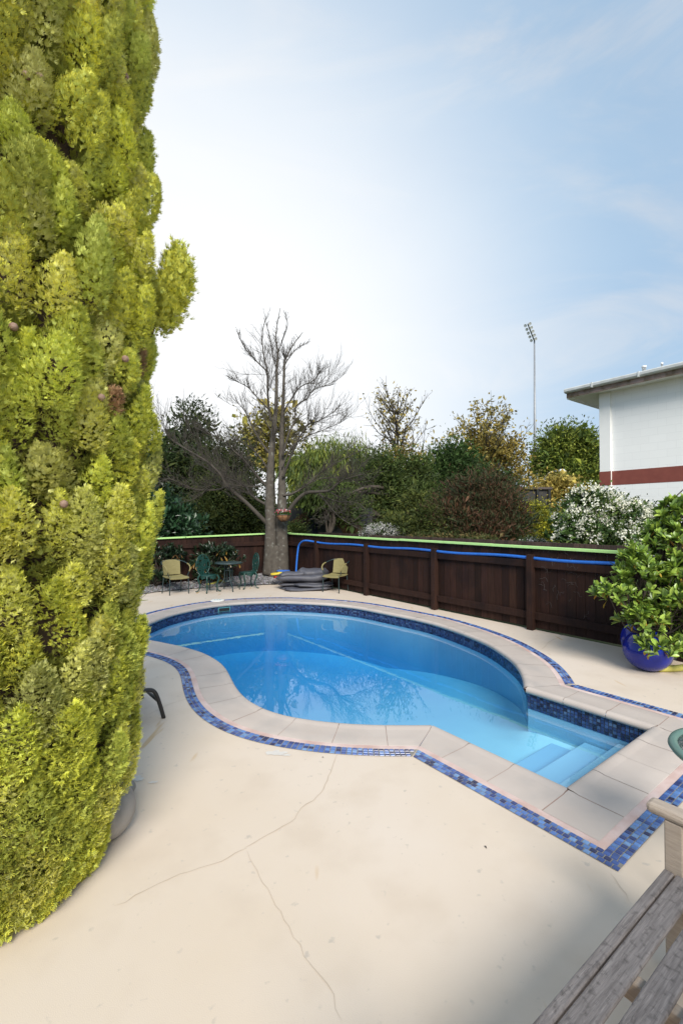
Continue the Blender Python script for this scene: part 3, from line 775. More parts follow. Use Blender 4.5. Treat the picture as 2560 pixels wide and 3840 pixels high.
plant('willow_tree', 'pale green weeping tree right of the bare tree', 'tree', [(1230, 1740, 110, 100, 22), (1330, 1770, 85, 130, 22), (1180, 1840, 110, 90, 21.5), (1290, 1880, 110, 70, 21.5), (1130, 1760, 60, 80, 22)], 12000, .34, .055, [(.115, .14, .028), (.08, .11, .024), (.16, .175, .032), (.05, .075, .02)], 15, r0=.2, clump=.30, per=22, droop=1.5, up=0, shell=.55)
plant('evergreen_tree', 'broad dark evergreen tree in the middle behind the clipped hedge', 'tree', [(1440, 1810, 130, 130, 20), (1370, 1890, 130, 100, 19.5), (1530, 1880, 130, 110, 19.5), (1560, 1770, 60, 70, 20), (1300, 1940, 90, 70, 19), (1230, 1900, 90, 60, 17.3), (1320, 1930, 60, 60, 17.3)], 15000, .20, .065, DKG + [(.06, .085, .02)], 16, r0=.22, clump=.26, shell=.5)
plant('evergreen_tree', 'rounded dark green tree between the two yellow leaved trees', 'tree', [(1690, 1730, 85, 85, 24), (1650, 1790, 100, 90, 24), (1760, 1800, 90, 90, 24), (1850, 1830, 80, 60, 24), (1710, 1890, 140, 90, 24)], 12000, .22, .075, [(.034, .062, .017), (.044, .076, .02), (.026, .048, .015)], 17, r0=.2, clump=.28, shell=.5)
plant('round_tree', 'full round green tree beside the floodlight mast and white building', 'tree', [(2120, 1680, 105, 90, 34), (2190, 1720, 85, 110, 34), (2060, 1740, 70, 90, 34), (2130, 1800, 110, 80, 34), (2200, 1840, 80, 70, 34)], 14000, .30, .13, [(.12, .15, .025), (.09, .12, .022), (.16, .18, .03), (.05, .075, .018)], 18, r0=.3, clump=.42, shell=.5)
plant('autumn_tree', 'small yellow ochre tree in front of the round green tree', 'tree', [(2090, 1830, 75, 50, 30), (2060, 1870, 60, 40, 30), (2150, 1870, 60, 50, 30)], 3000, .24, .12, OCH, 19, r0=.14, clump=.32)
plant('red_tipped_shrub', 'large reddish brown willowy shrub in the centre behind the fence', 'shrub', [(1790, 1890, 150, 115, 13.5), (1700, 1960, 120, 85, 13), (1890, 1960, 105, 95, 13.2), (1800, 1980, 140, 70, 12.8), (1850, 1860, 90, 80, 13.5)], 17000, .16, .026, [(.050, .030, .017), (.034, .034, .014), (.072, .036, .02), (.024, .034, .014), (.032, .042, .018)], 20, r0=.07, clump=.2, up=.5, shell=.5)
plant('conifer_shrub', 'spreading olive green conifer left of the reddish shrub', 'shrub', [(1570, 1935, 85, 48, 13.2), (1500, 1965, 85, 38, 13), (1620, 1985, 90, 40, 13), (1545, 1862, 24, 32, 13.4), (1440, 1990, 50, 26, 13), (1560, 1890, 50, 40, 13.3)], 8500, .11, .035, [(.06, .075, .018), (.045, .06, .018), (.09, .10, .025), (.03, .042, .014)], 21, r0=.06, clump=.12, shell=.5)
plant('golden_bush', 'yellow green rounded bush between the reddish shrub and white blossom', 'shrub', [(1995, 1960, 68, 80, 14.5), (2040, 1990, 60, 60, 14.3), (1970, 2000, 55, 55, 14.2)], 9000, .10, .034, [(.19, .19, .02), (.14, .15, .018), (.24, .23, .025), (.07, .085, .014)], 22, r0=.05, clump=.13, shell=.45)
# a clipped low hedge beyond the palings
plant('clipped_hedge', 'low clipped hedge topping the brown paling fence', 'hedge', [(x, 2030 + .045 * (x - 1690), 42, 19, 12.0 - .0033 * (x - 1690)) for x in range(1560, 1850, 38)], 5200, .075, .035, [(.06, .065, .022), (.10, .075, .03), (.045, .06, .02)], 23, r0=.03, clump=.08)
def blossoms(t, pr, bl, g, n, size, per=7, front=.2, pal=((.86, .84, .72), (.84, .83, .76), (.87, .84, .68))):
    vol = np.array([b[1].prod() ** .66 for b in bl]); vol /= vol.sum(); bi = g.choice(len(bl), n, p=vol)
    u = rand_dir(g, n); u[:, 1] = np.where(g.random(n) < .8, -np.abs(u[:, 1]), u[:, 1]); u[:, 2] = np.where(g.random(n) < .45, np.abs(u[:, 2]), u[:, 2])
    c = np.array([bl[i][0] for i in bi]) + nrm(u) * np.array([bl[i][1] for i in bi]) * (.97 + .14 * g.random((n, 1)))
    c[:, 2] = np.maximum(c[:, 2], .3)
    idx = np.repeat(np.arange(n), per); m = len(idx)
    d = nrm(rand_dir(g, m) + nrm(u)[idx] * .9); nn = nrm(rand_dir(g, m) + nrm(u)[idx])
    p = c[idx] + g.normal(0, size * .75, (m, 3)); pl = np.array(pal)
    v, cc = leaf_quads(p, d, nn, size * (.6 + .7 * g.random(m)), size * .8 * (.6 + .7 * g.random(m)), pl[g.integers(0, len(pl), m)] * (1 + g.normal(0, .05, (m, 1))))
    o = np_mesh('blossoms', v, 4, M['petal'], cc.clip(0, .88), t); o.matrix_parent_inverse = pr
a = plant('blossom_shrub', 'big shrub covered in white blossom in front of the white building', 'shrub', [(2200, 1905, 105, 75, 9.6), (2150, 1980, 75, 80, 9.4), (2300, 1960, 105, 95, 9.6), (2250, 2010, 130, 60, 9.4), (2370, 1990, 75, 85, 9.6), (2400, 1930, 45, 50, 9.7), (2120, 2030, 55, 40, 9.3)], 8500, .085, .045, [(.06, .10, .026), (.04, .07, .02), (.10, .14, .036), (.026, .05, .016)], 24, r0=.05, clump=.12, base=(5.3, 9.8))
blossoms(*a, 330, .050, 14)
a = plant('daisy_bush', 'low mounded shrub with small white flowers left of the olive conifer', 'shrub', [(1435, 1995, 66, 30, 12.9), (1400, 2003, 45, 22, 12.9), (1475, 2003, 42, 24, 12.9)], 3200, .07, .03, [(.06, .08, .03), (.045, .065, .025)], 25, r0=.03, clump=.08)
blossoms(*a, 420, .038, 5, pal=((.62, .60, .58), (.55, .54, .54), (.7, .68, .64)))
a = plant('daisy_bush', 'small low plant with a few white flowers under the golden bush', 'shrub', [(2000, 2036, 40, 13, 10.6), (1975, 2038, 22, 10, 10.6)], 900, .06, .025, [(.05, .07, .03)], 26, r0=.02, clump=.06)
blossoms(*a, 90, .035, 5, pal=((.6, .58, .57), (.5, .48, .48)))
plant('dark_bush', 'small dark bush in front of the painted wall right of the bare tree', 'shrub', [(1115, 1985, 34, 26, 15.6)], 900, .10, .04, DKG, 27, r0=.03, clump=.09)
plant('slender_tree', 'thin forked tree standing against the painted wall', 'tree', [(1185, 1850, 70, 50, 16.4), (1250, 1840, 50, 60, 16.6)], 1500, .2, .05, [(.06, .085, .02), (.04, .06, .016)], 28, r0=.11, clump=.2, droop=1.2, up=0)
# half bare and autumn trees: modelled limbs with sparse leaves
def branchy(name, label, Y, base_px, top_py, spread_px, seed, leaf_n, pal, dense=(), leafL=.22, twr=.012, r0=.16, tiers=34):
    g = np.random.default_rng(seed); k = Y / F
    b = Q(base_px, HOR, Y); b[2] = -.06; top = Q(base_px, top_py, Y); hgt = top[2]
    t = thing(name, label, 'tree', b); pr = Matrix.Translation(-Vector(tuple(map(float, b))))
    mb_ = MB(); tips = []
    tr = spline([b, b + (0, 0, hgt * .35) + np.array((*g.normal(0, .1, 2), 0)), b + (0, 0, hgt * .7), top], 5)
    mb_.tube(tr, np.linspace(r0, .015, len(tr)), 7)
    for i in range(tiers):
        f = g.uniform(.34, .93); s = tr[int(f * (len(tr) - 1))]; a = g.uniform(0, 6.28); el = g.uniform(.45, 1.1)
        Ln = spread_px * k * (1.5 - .9 * abs(f - .5)) * g.uniform(.7, 1.2) * (1.15 if f < .75 else .75)
        d = np.array((math.cos(a) * math.cos(el), math.sin(a) * math.cos(el), math.sin(el)))
        pts_ = [s]; 
        for q in range(5):
            d = nrm(d + g.normal(0, .13, 3) + (0, 0, .06)); pts_.append(pts_[-1] + d * Ln / 5)
        pts_ = spline(pts_, 3); mb_.tube(pts_, np.linspace(r0 * .3, twr, len(pts_)), 5)
        for q in range(3, len(pts_), 2):
            for _ in range(2):
                dd = nrm(d + g.normal(0, .55, 3) + (0, 0, .25)); l2 = Ln * g.uniform(.12, .32); e = pts_[q] + dd * l2
                mb_.tube([pts_[q], pts_[q] + dd * l2 * .5 + g.normal(0, .03, 3), e], [twr, twr * .8, twr * .5], 4, False); tips.append(e); tips.append(pts_[q] + dd * l2 * .6)
    o = mb_.build('trunk', M['twig']); o.parent = t; o.matrix_parent_inverse = pr
    tips = np.array(tips); idx = g.integers(0, len(tips), leaf_n)
    sel = tips[idx] + g.normal(0, .12, (leaf_n, 3)); col = np.array(pal)[g.integers(0, len(pal), leaf_n)] * (1 + g.normal(0, .2, (leaf_n, 1))).clip(.4, 1.6)
    v, c = leaf_quads(sel, rand_dir(g, leaf_n), rand_dir(g, leaf_n), leafL * (.5 + g.random(leaf_n)), leafL * .5 * (.5 + g.random(leaf_n)), col.clip(.01, .9))
    if dense:
        v2, c2 = crown(g, [blobw(*d_) for d_ in dense], int(leaf_n * 1.6), leafL, leafL * .5, pal, clump=.33, per=20); v = np.concatenate([v, v2]); c = np.concatenate([c, c2])
    o = np_mesh('crown', v, 4, M['leaf'], c, t); o.matrix_parent_inverse = pr
branchy('autumn_tree', 'tall half bare tree with bare upper twigs and yellow leaves low down', 27, 1490, 1500, 120, 31, 900, OCH, [(1500, 1700, 70, 55, 27), (1560, 1740, 80, 50, 27), (1450, 1740, 60, 50, 27)], leafL=.2, tiers=44)
branchy('autumn_tree', 'wide ochre leaved tree with open branches left of the floodlight mast', 27, 1825, 1565, 130, 32, 2600, OCH, [(1800, 1680, 70, 70, 27), (1890, 1700, 70, 60, 27), (1750, 1740, 60, 60, 27), (1930, 1790, 50, 60, 27)], leafL=.24, tiers=40)
# distant wood closing the gaps
g = np.random.default_rng(41)
bl = [(np.array((x, 52 + g.normal(0, 3), g.uniform(.8, 1.8))), np.array((4.5, 3, g.uniform(2.0, 3.2)))) for x in np.arange(-28, 34, 3.2)]
v, c = crown(g, bl, 16000, .7, .4, DKG + MDG, clump=.9, per=20)
o = np_mesh('treeline', v, 4, M['leaf'], c); struct(o, 'stuff'); tag(o, 'distant dark wood filling the gaps between the garden trees', 'wood')

# ------------------------------------------------------------------ bare tree
def R2(x, y, Y=13.5): return Q(550 + x * .6059, 1100 + y * .6059, Y)
bt_base = np.array((-1.93, 13.5, .10))
bt = thing('bare_tree', 'tall leafless tree with a forked lichen covered trunk in the fence corner', 'tree', bt_base)
btp = Matrix.Translation(-Vector(tuple(bt_base)))
g = np.random.default_rng(21)
def at2(lst, dy=0.):
    n_ = len(lst); return [R2(x, y, 13.5 + dy * (i / max(1, n_ - 1))) for i, (x, y) in enumerate(lst)]
mb = MB()
tl = at2([(762, 1740), (765, 1600), (768, 1440), (760, 1300), (765, 1100), (780, 900), (800, 700), (804, 480), (811, 370), (800, 250), (826, 90)])
trr = at2([(835, 1740), (838, 1600), (832, 1440), (837, 1300), (836, 1100), (834, 900), (845, 650), (852, 430), (862, 400), (905, 320), (965, 240)], .4)
q = spline(tl, 6); mb.tube(q, np.interp(np.linspace(0, 10, len(q)), [0, 1, 2, 3, 4, 5, 6, 7, 8, 9, 10], [.22, .185, .165, .135, .112, .085, .06, .038, .026, .015, .007]), 12)
q = spline(trr, 6); mb.tube(q, np.interp(np.linspace(0, 10, len(q)), [0, 1, 2, 3, 4, 5, 6, 7, 8, 9, 10], [.22, .185, .175, .145, .092, .075, .048, .032, .026, .015, .007]), 12)
q = spline([R2(800, 1765), R2(800, 1700), R2(801, 1630), R2(802, 1560)], 5); mb.tube(q, np.linspace(.29, .13, len(q)), 14)
o = mb.build('trunk', M['bark']); o.parent = bt; o.matrix_parent_inverse = btp
limbs = [
 ([(748, 1430), (700, 1380), (620, 1300), (540, 1230), (490, 1185), (455, 1120), (370, 1040), (270, 980), (150, 900), (110, 840)], -1.2, .085),
 ([(745, 1310), (690, 1280), (640, 1240), (600, 1190), (520, 1150), (440, 1120), (330, 1060)], .9, .06),
 ([(748, 1200), (700, 1150), (650, 1090), (590, 1020), (520, 960), (440, 890), (340, 850)], -.6, .055),
 ([(755, 985), (700, 910), (650, 815), (605, 725), (565, 680)], .5, .045),
 ([(770, 790), (755, 700), (748, 600), (745, 480), (722, 370), (715, 250), (736, 160)], .2, .05),
 ([(752, 715), (690, 650), (625, 580), (545, 540)], -.5, .028),
 ([(745, 482), (690, 430), (640, 378), (602, 330), (572, 268)], -.4, .026),
 ([(495, 1190), (440, 1215), (330, 1216), (260, 1200), (150, 1150), (90, 1160)], -.7, .035),
 ([(720, 1200), (640, 1195), (560, 1192), (520, 1210)], -.9, .02),
 ([(850, 1390), (920, 1290), (985, 1236), (1060, 1228), (1130, 1220), (1180, 1180), (1230, 1150), (1330, 1120)], -1.0, .085),
 ([(842, 1250), (900, 1240), (985, 1190), (1050, 1130), (1150, 1060), (1290, 990)], .5, .05),
 ([(842, 1140), (880, 1040), (930, 920), (1000, 810), (1062, 790), (1160, 730)], -.5, .05),
 ([(840, 1010), (878, 870), (915, 790), (925, 700), (990, 650), (1040, 590), (1130, 570)], .6, .045),
 ([(848, 730), (890, 660), (950, 580), (1030, 540), (1065, 500)], -.4, .03),
 ([(856, 440), (880, 400), (930, 340), (985, 310)], .3, .02),
 ([(806, 480), (780, 380), (760, 270), (740, 190)], .3, .022),
 ([(812, 370), (840, 290), (870, 200), (862, 140)], -.3, .018),
 ([(1060, 1228), (1100, 1280), (1140, 1330), (1200, 1390), (1262, 1432)], -.9, .028),
 ([(1075, 1250), (1130, 1275), (1200, 1290), (1310, 1300), (1370, 1360)], -1.1, .024),
 ([(1150, 1285), (1135, 1340), (1110, 1395), (1085, 1410)], -1.0, .016),
 ([(780, 1000), (790, 900), (740, 800), (700, 700)], -.6, .035),
 ([(836, 1080), (880, 980), (960, 900), (1080, 850), (1200, 800)], .9, .03),
 ([(745, 1080), (690, 1000), (610, 930), (540, 900), (480, 880)], .8, .03),
 ([(980, 1190), (1060, 1150), (1160, 1140), (1260, 1150), (1340, 1190)], -.6, .022),
 ([(640, 1240), (560, 1215), (470, 1170), (400, 1190), (330, 1250)], -.3, .02),
]
mb = MB(); tw = MB()
def twig(p, d, L_, r, lvl):
    L_ = L_ * min(1, max(.42, (8.3 - p[2]) / 1.8))
    pts_ = [p]; dd = d
    ns = 5
    for _ in range(ns):
        dd = nrm(dd + g.normal(0, .09, 3) + np.array((0, 0, .07))); pts_.append(pts_[-1] + dd * L_ / ns)
    tw.tube(pts_, np.linspace(r, r * .45, len(pts_)), 4, False)
    if lvl > 0:
        for i in range(1, len(pts_)):
            for _ in range(1 if g.random() < .75 else 2):
                if g.random() < .85: twig(pts_[i], nrm(dd + g.normal(0, .42, 3) + np.array((0, 0, .15))), L_ * g.uniform(.4, .65), r * .68, lvl - 1)
for lst, dy, r0 in limbs:
    q = spline(at2(lst, dy), 5); rr = np.linspace(r0 * .82, max(.008, r0 * .13), len(q)); mb.tube(q, rr, 7)
    lens = np.r_[0, np.cumsum(np.linalg.norm(np.diff(q, axis=0), axis=1))]; tot = lens[-1]
    for i in range(int(len(q) * .22), len(q)):
        tdir = nrm(q[min(i + 1, len(q) - 1)] - q[max(i - 1, 0)])
        for _ in range(2 if g.random() < .8 else 1):
            if g.random() < .93:
                d = nrm(tdir + g.normal(0, .5, 3) + np.array((0, 0, .25)))
                twig(q[i], d, min(.95, tot * .30) * g.uniform(.35, 1.15), .0058, 2 if g.random() < .3 else 1)
    twig(q[-1], nrm(q[-1] - q[-3]), .2, .007, 1)
for q in (spline(tl, 6)[30:], spline(trr, 6)[30:]):
    for i in range(3 * (len(q) - 3)):
        i = i // 3
        if g.random() < .9: twig(q[i], nrm(np.array((g.normal(0, .6), g.normal(0, .6), .8))), g.uniform(.2, .5) * (1.35 - .8 * i / len(q)), .0055, 1)
o = mb.build('limb', M['twig']); o.name = 'limbs'; o.parent = bt; o.matrix_parent_inverse = btp
o = tw.build('twigs', M['twig']); o.parent = bt; o.matrix_parent_inverse = btp

# hanging basket on the trunk
hb = Q(1062, 1931, 13.12); t = thing('hanging_basket', 'round coir hanging basket of pink and white flowers on the bare tree trunk', 'hanging basket', hb)
mb = MB(); mb.lathe((0, 0, 0), [(.0, -.19), (.08, -.18), (.15, -.13), (.20, -.05), (.225, 0), (.205, .0), (.0, -.02)], 28); mb.build('liner', M['terra'], t)
mb = MB(); mb.lathe((0, 0, 0), [(.228, -.01), (.232, .0), (.228, .01)], 28)
for k in range(8):
    a = k * math.pi / 4; mb.tube([(r * math.cos(a), r * math.sin(a), z) for r, z in ((.231, 0), (.206, -.05), (.155, -.135), (.085, -.186), (0, -.196))], .006, 5)
mb.tube([(0, .22, 0), (0, .30, .02), (0, .34, .10)], .010, 6)
mb.build('wire_frame', M['iron'], t)
g2 = np.random.default_rng(4); m_ = 500; p = np.c_[g2.uniform(-.2, .2, m_), g2.uniform(-.2, .2, m_), g2.uniform(-.01, .09, m_)]
v, c = leaf_quads(p, nrm(rand_dir(g2, m_) + (0, 0, .6)), rand_dir(g2, m_), np.full(m_, .05), np.full(m_, .03), np.array([(.05, .12, .03)] * m_) * g2.uniform(.6, 1.4, (m_, 1))); np_mesh('foliage', v, 4, M['leaf'], c, t)
m_ = 130; p = np.c_[g2.uniform(-.19, .19, m_), g2.uniform(-.2, .1, m_), g2.uniform(.06, .15, m_)]
v, c = leaf_quads(p, rand_dir(g2, m_), rand_dir(g2, m_), np.full(m_, .045), np.full(m_, .045), np.array([(.55, .12, .16), (.65, .60, .56), (.45, .06, .10)])[g2.integers(0, 3, m_)]); np_mesh('flowers', v, 4, M['petal'], c, t)

# ------------------------------------------------------------------ golden cypress
cyc = np.array((-1.78, 2.30)); cy = thing('golden_cypress', 'tall golden yellow cypress column filling the left side at the deck edge', 'tree', (*cyc, 0))
prof_z = [0, .12, .3, .8, 1.8, 2.7, 3.3, 3.9, 4.5, 6, 7.2, 7.9]; prof_r = [.47, .585, 0.635, .685, .72, .738, .665, .705, .705, .60, .36, .05]
rad = lambda z: np.interp(z, prof_z, prof_r)
mb = MB(); zz = np.linspace(.05, 7.8, 60); g = np.random.default_rng(9)
mb.lathe((0, 0, 0), [(max(.02, float(rad(z)) - .13), z) for z in zz], 40); mb.build('inner_branches', M['core'], cy)
mb = MB(); mb.tube([(0, 0, -.02), (.01, 0, .3), (0, .01, 1.0)], [.14, .12, .1], 12); mb.build('trunk', M['dbark'], cy)
def plume_set(n):
    th = g.uniform(-math.pi, math.pi, n * 4); z = g.uniform(.02, 7.6, n * 4)
    # jittered spacing: reject those too close
    keep = []
    pts_ = np.c_[th * .68, z * .62]
    for i in range(len(pts_)):
        if len(keep) >= n: break
        if all(abs(pts_[i, 1] - pts_[j, 1]) > .095 or abs(pts_[i, 0] - pts_[j, 0]) > .066 for j in keep): keep.append(i)
    return th[keep], z[keep]
TH, ZZ = plume_set(1250)
def spray_block(base, axis, out, Ln, Rd, n, tint, fing=6, size=1., yf=1., jit=.0065):
    """fan sprays over a plume body; returns verts, cols"""
    t = g.random(n) ** .8; ph = g.uniform(0, 2 * math.pi, n)
    sx = nrm(np.cross(axis, out)); sy = np.cross(sx, axis)
    rd = (np.cos(ph)[:, None] * sx + np.sin(ph)[:, None] * sy)
    flip = (rd @ out) < -.35; rd[flip] = -rd[flip]
    rr = Rd * np.sin(math.pi * (.28 + .70 * t)) ** .8
    p = base + axis * (t * Ln)[:, None] + rd * rr[:, None] + g.normal(0, jit, (n, 3))
    d = nrm(axis * (.35 + .7 * t)[:, None] + rd * (.95 - .45 * t)[:, None] + g.normal(0, .25, (n, 3)) + np.array((0, 0, .18)))
    nn = rd + .22 * g.normal(0, 1, (n, 3)); nn = nrm(nn - d * (nn * d).sum(1, keepdims=True)); s = np.cross(d, nn)
    L = size * (.013 + .013 * g.random(n)); Wf = .0028 * size
    V, Cc = [], []
    yel = tint[1][None, :] * (1 + g.normal(0, .12, (n, 1))); grn = tint[0][None, :] * (1 + g.normal(0, .15, (n, 1)))
    hi = g.random((n, 1)) ** .5 * yf
    for k in range(fing):
        a = (k / (fing - 1) - .5) * 1.5; lk = L * (1 - .35 * abs(a)) * (.75 + .5 * g.random(n))
        dk = nrm(d * math.cos(a) + s * math.sin(a) + nn * g.normal(0, .18, (n, 1)))
        b0 = p + d * (L * .12 * (1 - abs(a)))[:, None]
        side = np.cross(dk, nn) * Wf
        V.append(np.stack([b0 - side * .6, b0 + side * .6, b0 + dk * lk[:, None] + side * .35, b0 + dk * lk[:, None] - side * .35], 1))
        tipc = grn * (1 - hi) + yel * hi
        Cc.append(np.stack([grn, grn, tipc, tipc], 1))
    return np.concatenate(V), np.concatenate(Cc)
V, Cc = [], []
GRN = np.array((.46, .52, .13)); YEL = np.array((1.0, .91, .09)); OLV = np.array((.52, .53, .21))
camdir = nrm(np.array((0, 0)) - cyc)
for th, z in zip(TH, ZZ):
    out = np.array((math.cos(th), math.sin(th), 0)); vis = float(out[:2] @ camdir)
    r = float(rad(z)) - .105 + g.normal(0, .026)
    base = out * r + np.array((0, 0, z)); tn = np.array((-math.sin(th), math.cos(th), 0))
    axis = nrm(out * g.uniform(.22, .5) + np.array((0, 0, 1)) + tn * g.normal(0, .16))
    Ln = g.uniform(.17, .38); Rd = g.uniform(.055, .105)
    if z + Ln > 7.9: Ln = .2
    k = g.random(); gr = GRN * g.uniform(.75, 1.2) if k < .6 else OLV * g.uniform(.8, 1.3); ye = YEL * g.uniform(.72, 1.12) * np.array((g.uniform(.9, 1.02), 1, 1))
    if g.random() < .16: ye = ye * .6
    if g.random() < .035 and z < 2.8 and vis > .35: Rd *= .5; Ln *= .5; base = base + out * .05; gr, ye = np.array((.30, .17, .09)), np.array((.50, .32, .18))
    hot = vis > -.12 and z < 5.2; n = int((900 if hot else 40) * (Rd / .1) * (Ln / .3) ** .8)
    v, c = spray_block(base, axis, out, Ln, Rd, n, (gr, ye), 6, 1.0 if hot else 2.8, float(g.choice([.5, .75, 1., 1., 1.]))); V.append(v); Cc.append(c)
# short shoots lining the hollows between the plumes, coloured darker as crevice shade
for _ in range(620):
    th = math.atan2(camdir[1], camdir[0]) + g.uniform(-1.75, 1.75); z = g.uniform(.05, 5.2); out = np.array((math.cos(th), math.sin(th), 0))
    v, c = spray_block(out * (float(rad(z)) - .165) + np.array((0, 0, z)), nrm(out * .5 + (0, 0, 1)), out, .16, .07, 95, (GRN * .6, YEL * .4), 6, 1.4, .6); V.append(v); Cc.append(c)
# low skirt and the plume that sticks out on the right
for th in np.linspace(-math.pi, math.pi, 64):
    out = np.array((math.cos(th), math.sin(th), 0)); base = out * .43 + np.array((0, 0, g.uniform(.02, .10)))
    v, c = spray_block(base, nrm(out * .6 + (0, 0, 1)), out, .2, .075, 520, (GRN, YEL * .85)); V.append(v); Cc.append(c)
o3 = np.array((*cyc, 0))
for (a, b, Rd, n) in (((606, 1215), (678, 1010), .068, 800), ((652, 1130), (688, 985), .052, 560), ((634, 1090), (652, 960), .042, 420), ((664, 1010), (666, 925), .022, 130), ((620, 1170), (654, 1050), .055, 420), ((600, 1230), (625, 1120), .04, 200), ((585, 1240), (600, 1170), .05, 300)):
    pa, pb = Q(*a, 2.62) - o3, Q(*b, 2.62) - o3; ax = nrm(pb - pa); Ln = float(np.linalg.norm(pb - pa))
    v, c = spray_block(pa, ax, nrm(np.array((.35, -.9, .1))), Ln, Rd, n, (GRN * .9, YEL * .9), 6, 1.45, .8, .020); V.append(v); Cc.append(c)
    v, c = spray_block(pa, ax, nrm(np.array((.6, .8, .1))), Ln, Rd, n // 2, (GRN * .9, YEL * .9), 6, 1.45, .8, .020); V.append(v); Cc.append(c)
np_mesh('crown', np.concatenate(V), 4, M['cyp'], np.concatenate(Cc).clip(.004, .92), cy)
mb = MB(); pa, pb = Q(560, 1260, 2.6) - o3, Q(650, 960, 2.62) - o3; mb.tube([pa, (pa + pb) / 2 + (.01, 0, -.03), pb], [.014, .010, .004], 6)
# seed cones
mb.build('side_branch', M['core'], cy)
M['cone'] = surf('cone_brown', (.20, .12, .085), (.30, .20, .15), .7, 60, .5, 90)
for (px, py) in ((130, 240), (150, 290), (100, 280), (470, 285), (50, 1225), (470, 1345), (240, 1890), (380, 1490)):
    c = Q(px, py, 1.0); v = ray(px, py)[:2]; 
    best = min(np.linspace(1.2, 3.2, 200), key=lambda t_: abs(np.linalg.norm(v * t_ - cyc) - (rad(min(7, H + ray(px, py)[2] * t_)) + .0)) + .0 * t_ + (0 if t_ < 2.6 else .05))
    q = np.array((0, 0, H)) + ray(px, py) * best - o3
    mc = MB(); mc.lathe(q, [(0, -.018), (.013, -.012), (.018, 0), (.013, .012), (0, .018)], 9); mc.build('seed_cone', M['cone'], cy)

# ------------------------------------------------------------------ white building
BU = np.array((.595, -.804, 0)); BB = np.array((.804, .595, 0)); BO = np.array((7.33, 12.8, 0))      # along the wall to the right, and into the building
bld = thing('motel_building', 'white painted block building with a maroon stripe and wide eave', 'building', BO, math.atan2(BU[1], BU[0]))
def bpart(name, mats, boxes, bevel=0):
    m = MB()
    for bxs in boxes:
        if len(bxs) == 7: m.cur = bxs[6]
        m.bx(*bxs[:6])
    return m.build(name, mats, bld, bevel)
# local x along the wall, local y into the building
bpart('wall', M['block'], [(.29, 13, 0, 7.5, -.06, 5.36)])
bpart('corner_pier', M['white'], [(0, .29, -.07, 7.4, -.06, 5.357)], .006)
bpart('stripe', M['maroon'], [(.293, 13, -.004, .0, 2.75, 3.14), (-.004, .294, -.075, -.0705, 2.75, 3.14)])
bpart('soffit', M['white'], [(-.70, 13.6, -.40, 7.9, 5.361, 5.40)])
bpart('fascia', M['fasc'], [(-.74, 13.7, -.425, -.402, 5.33, 5.47)])
bpart('end_fascia', M['white'], [(-.74, -.705, -.400, 7.9, 5.30, 5.50)])
m = MB(); m.grid([[(x, -.426 - .09 * math.sin(a) if False else -.43 + dy, z) for dy, z in ((0, 5.585), (-.01, 5.60), (-.02, 5.585), (-.10, 5.585), (-.115, 5.56), (-.11, 5.50), (-.07, 5.465), (0, 5.46))] for x in np.linspace(-.76, 13.7, 2)], False)
m.add([(-.76, -.43, 5.46), (-.76, -.50, 5.465), (-.76, -.54, 5.50), (-.76, -.545, 5.56), (-.76, -.53, 5.585), (-.76, -.43, 5.585)], [(0, 1, 2, 3, 4, 5)])
for x in (.0, 1.15, 2.3, 3.5, 4.7): m.bx(x, x + .035, -.555, -.43, 5.455, 5.592)
m.build('gutter', M['gutter'], bld)
m = MB(); m.add([(-.74, -.42, 5.50), (13.7, -.42, 5.50), (13.7, 3.8, 6.05), (-.74, 3.8, 6.05), (13.7, 8, 5.5), (-.74, 8, 5.5), (-.74, -.42, 5.475), (13.7, -.42, 5.475)], [(0, 1, 2, 3), (3, 2, 4, 5), (0, 3, 5), (1, 4, 2), (6, 7, 1, 0)]); m.build('roof', M['metalroof'], bld)
for (px, yt, w_) in ((2414, 1372, .05), (2481, 1360, .028)):
    dd = 13.2; c = Q(px, yt, dd); rel = c - BO; lx, ly = float(rel @ BU), float(rel @ BB)
    m = MB(); m.lathe((lx, ly, 0), [(w_, 5.4), (w_, c[2] - .05), (w_ * 1.25, c[2] - .05), (w_ * 1.25, c[2]), (0, c[2] + .02)], 14); m.build('vent_pipe', M['white'], bld)
# handrail of the outside stair
hr = thing('stair_handrail', 'thin sloping dark stair handrail in front of the white wall', 'handrail', Q(2450, 1950, 9.3))
m = MB()
p0 = np.array(hr.location)
up_pts = [Q(2400, 1985, 9.4), Q(2446, 1942, 9.3), Q(2560, 1836.7, 9.0), Q(2700, 1705, 8.7)]
lo_pts = [Q(2400, 2012, 9.4), Q(2446, 1969, 9.3), Q(2560, 1863, 9.0), Q(2700, 1731, 8.7)]
m.tube([p - p0 for p in up_pts], .012, 6); m.build('top_rail', M['iron'], hr)
m = MB(); m.tube([p - p0 for p in lo_pts], .009, 6); m.build('lower_rail', M['iron'], hr)
for f in (.05, .33, .62, .95):
    a = up_pts[0] + (up_pts[3] - up_pts[0]) * f; m = MB(); m.tube([(*a[:2], 0) - p0 if False else np.array((a[0], a[1], -.06)) - p0, a - p0], .010, 6); m.build('post', M['iron'], hr)

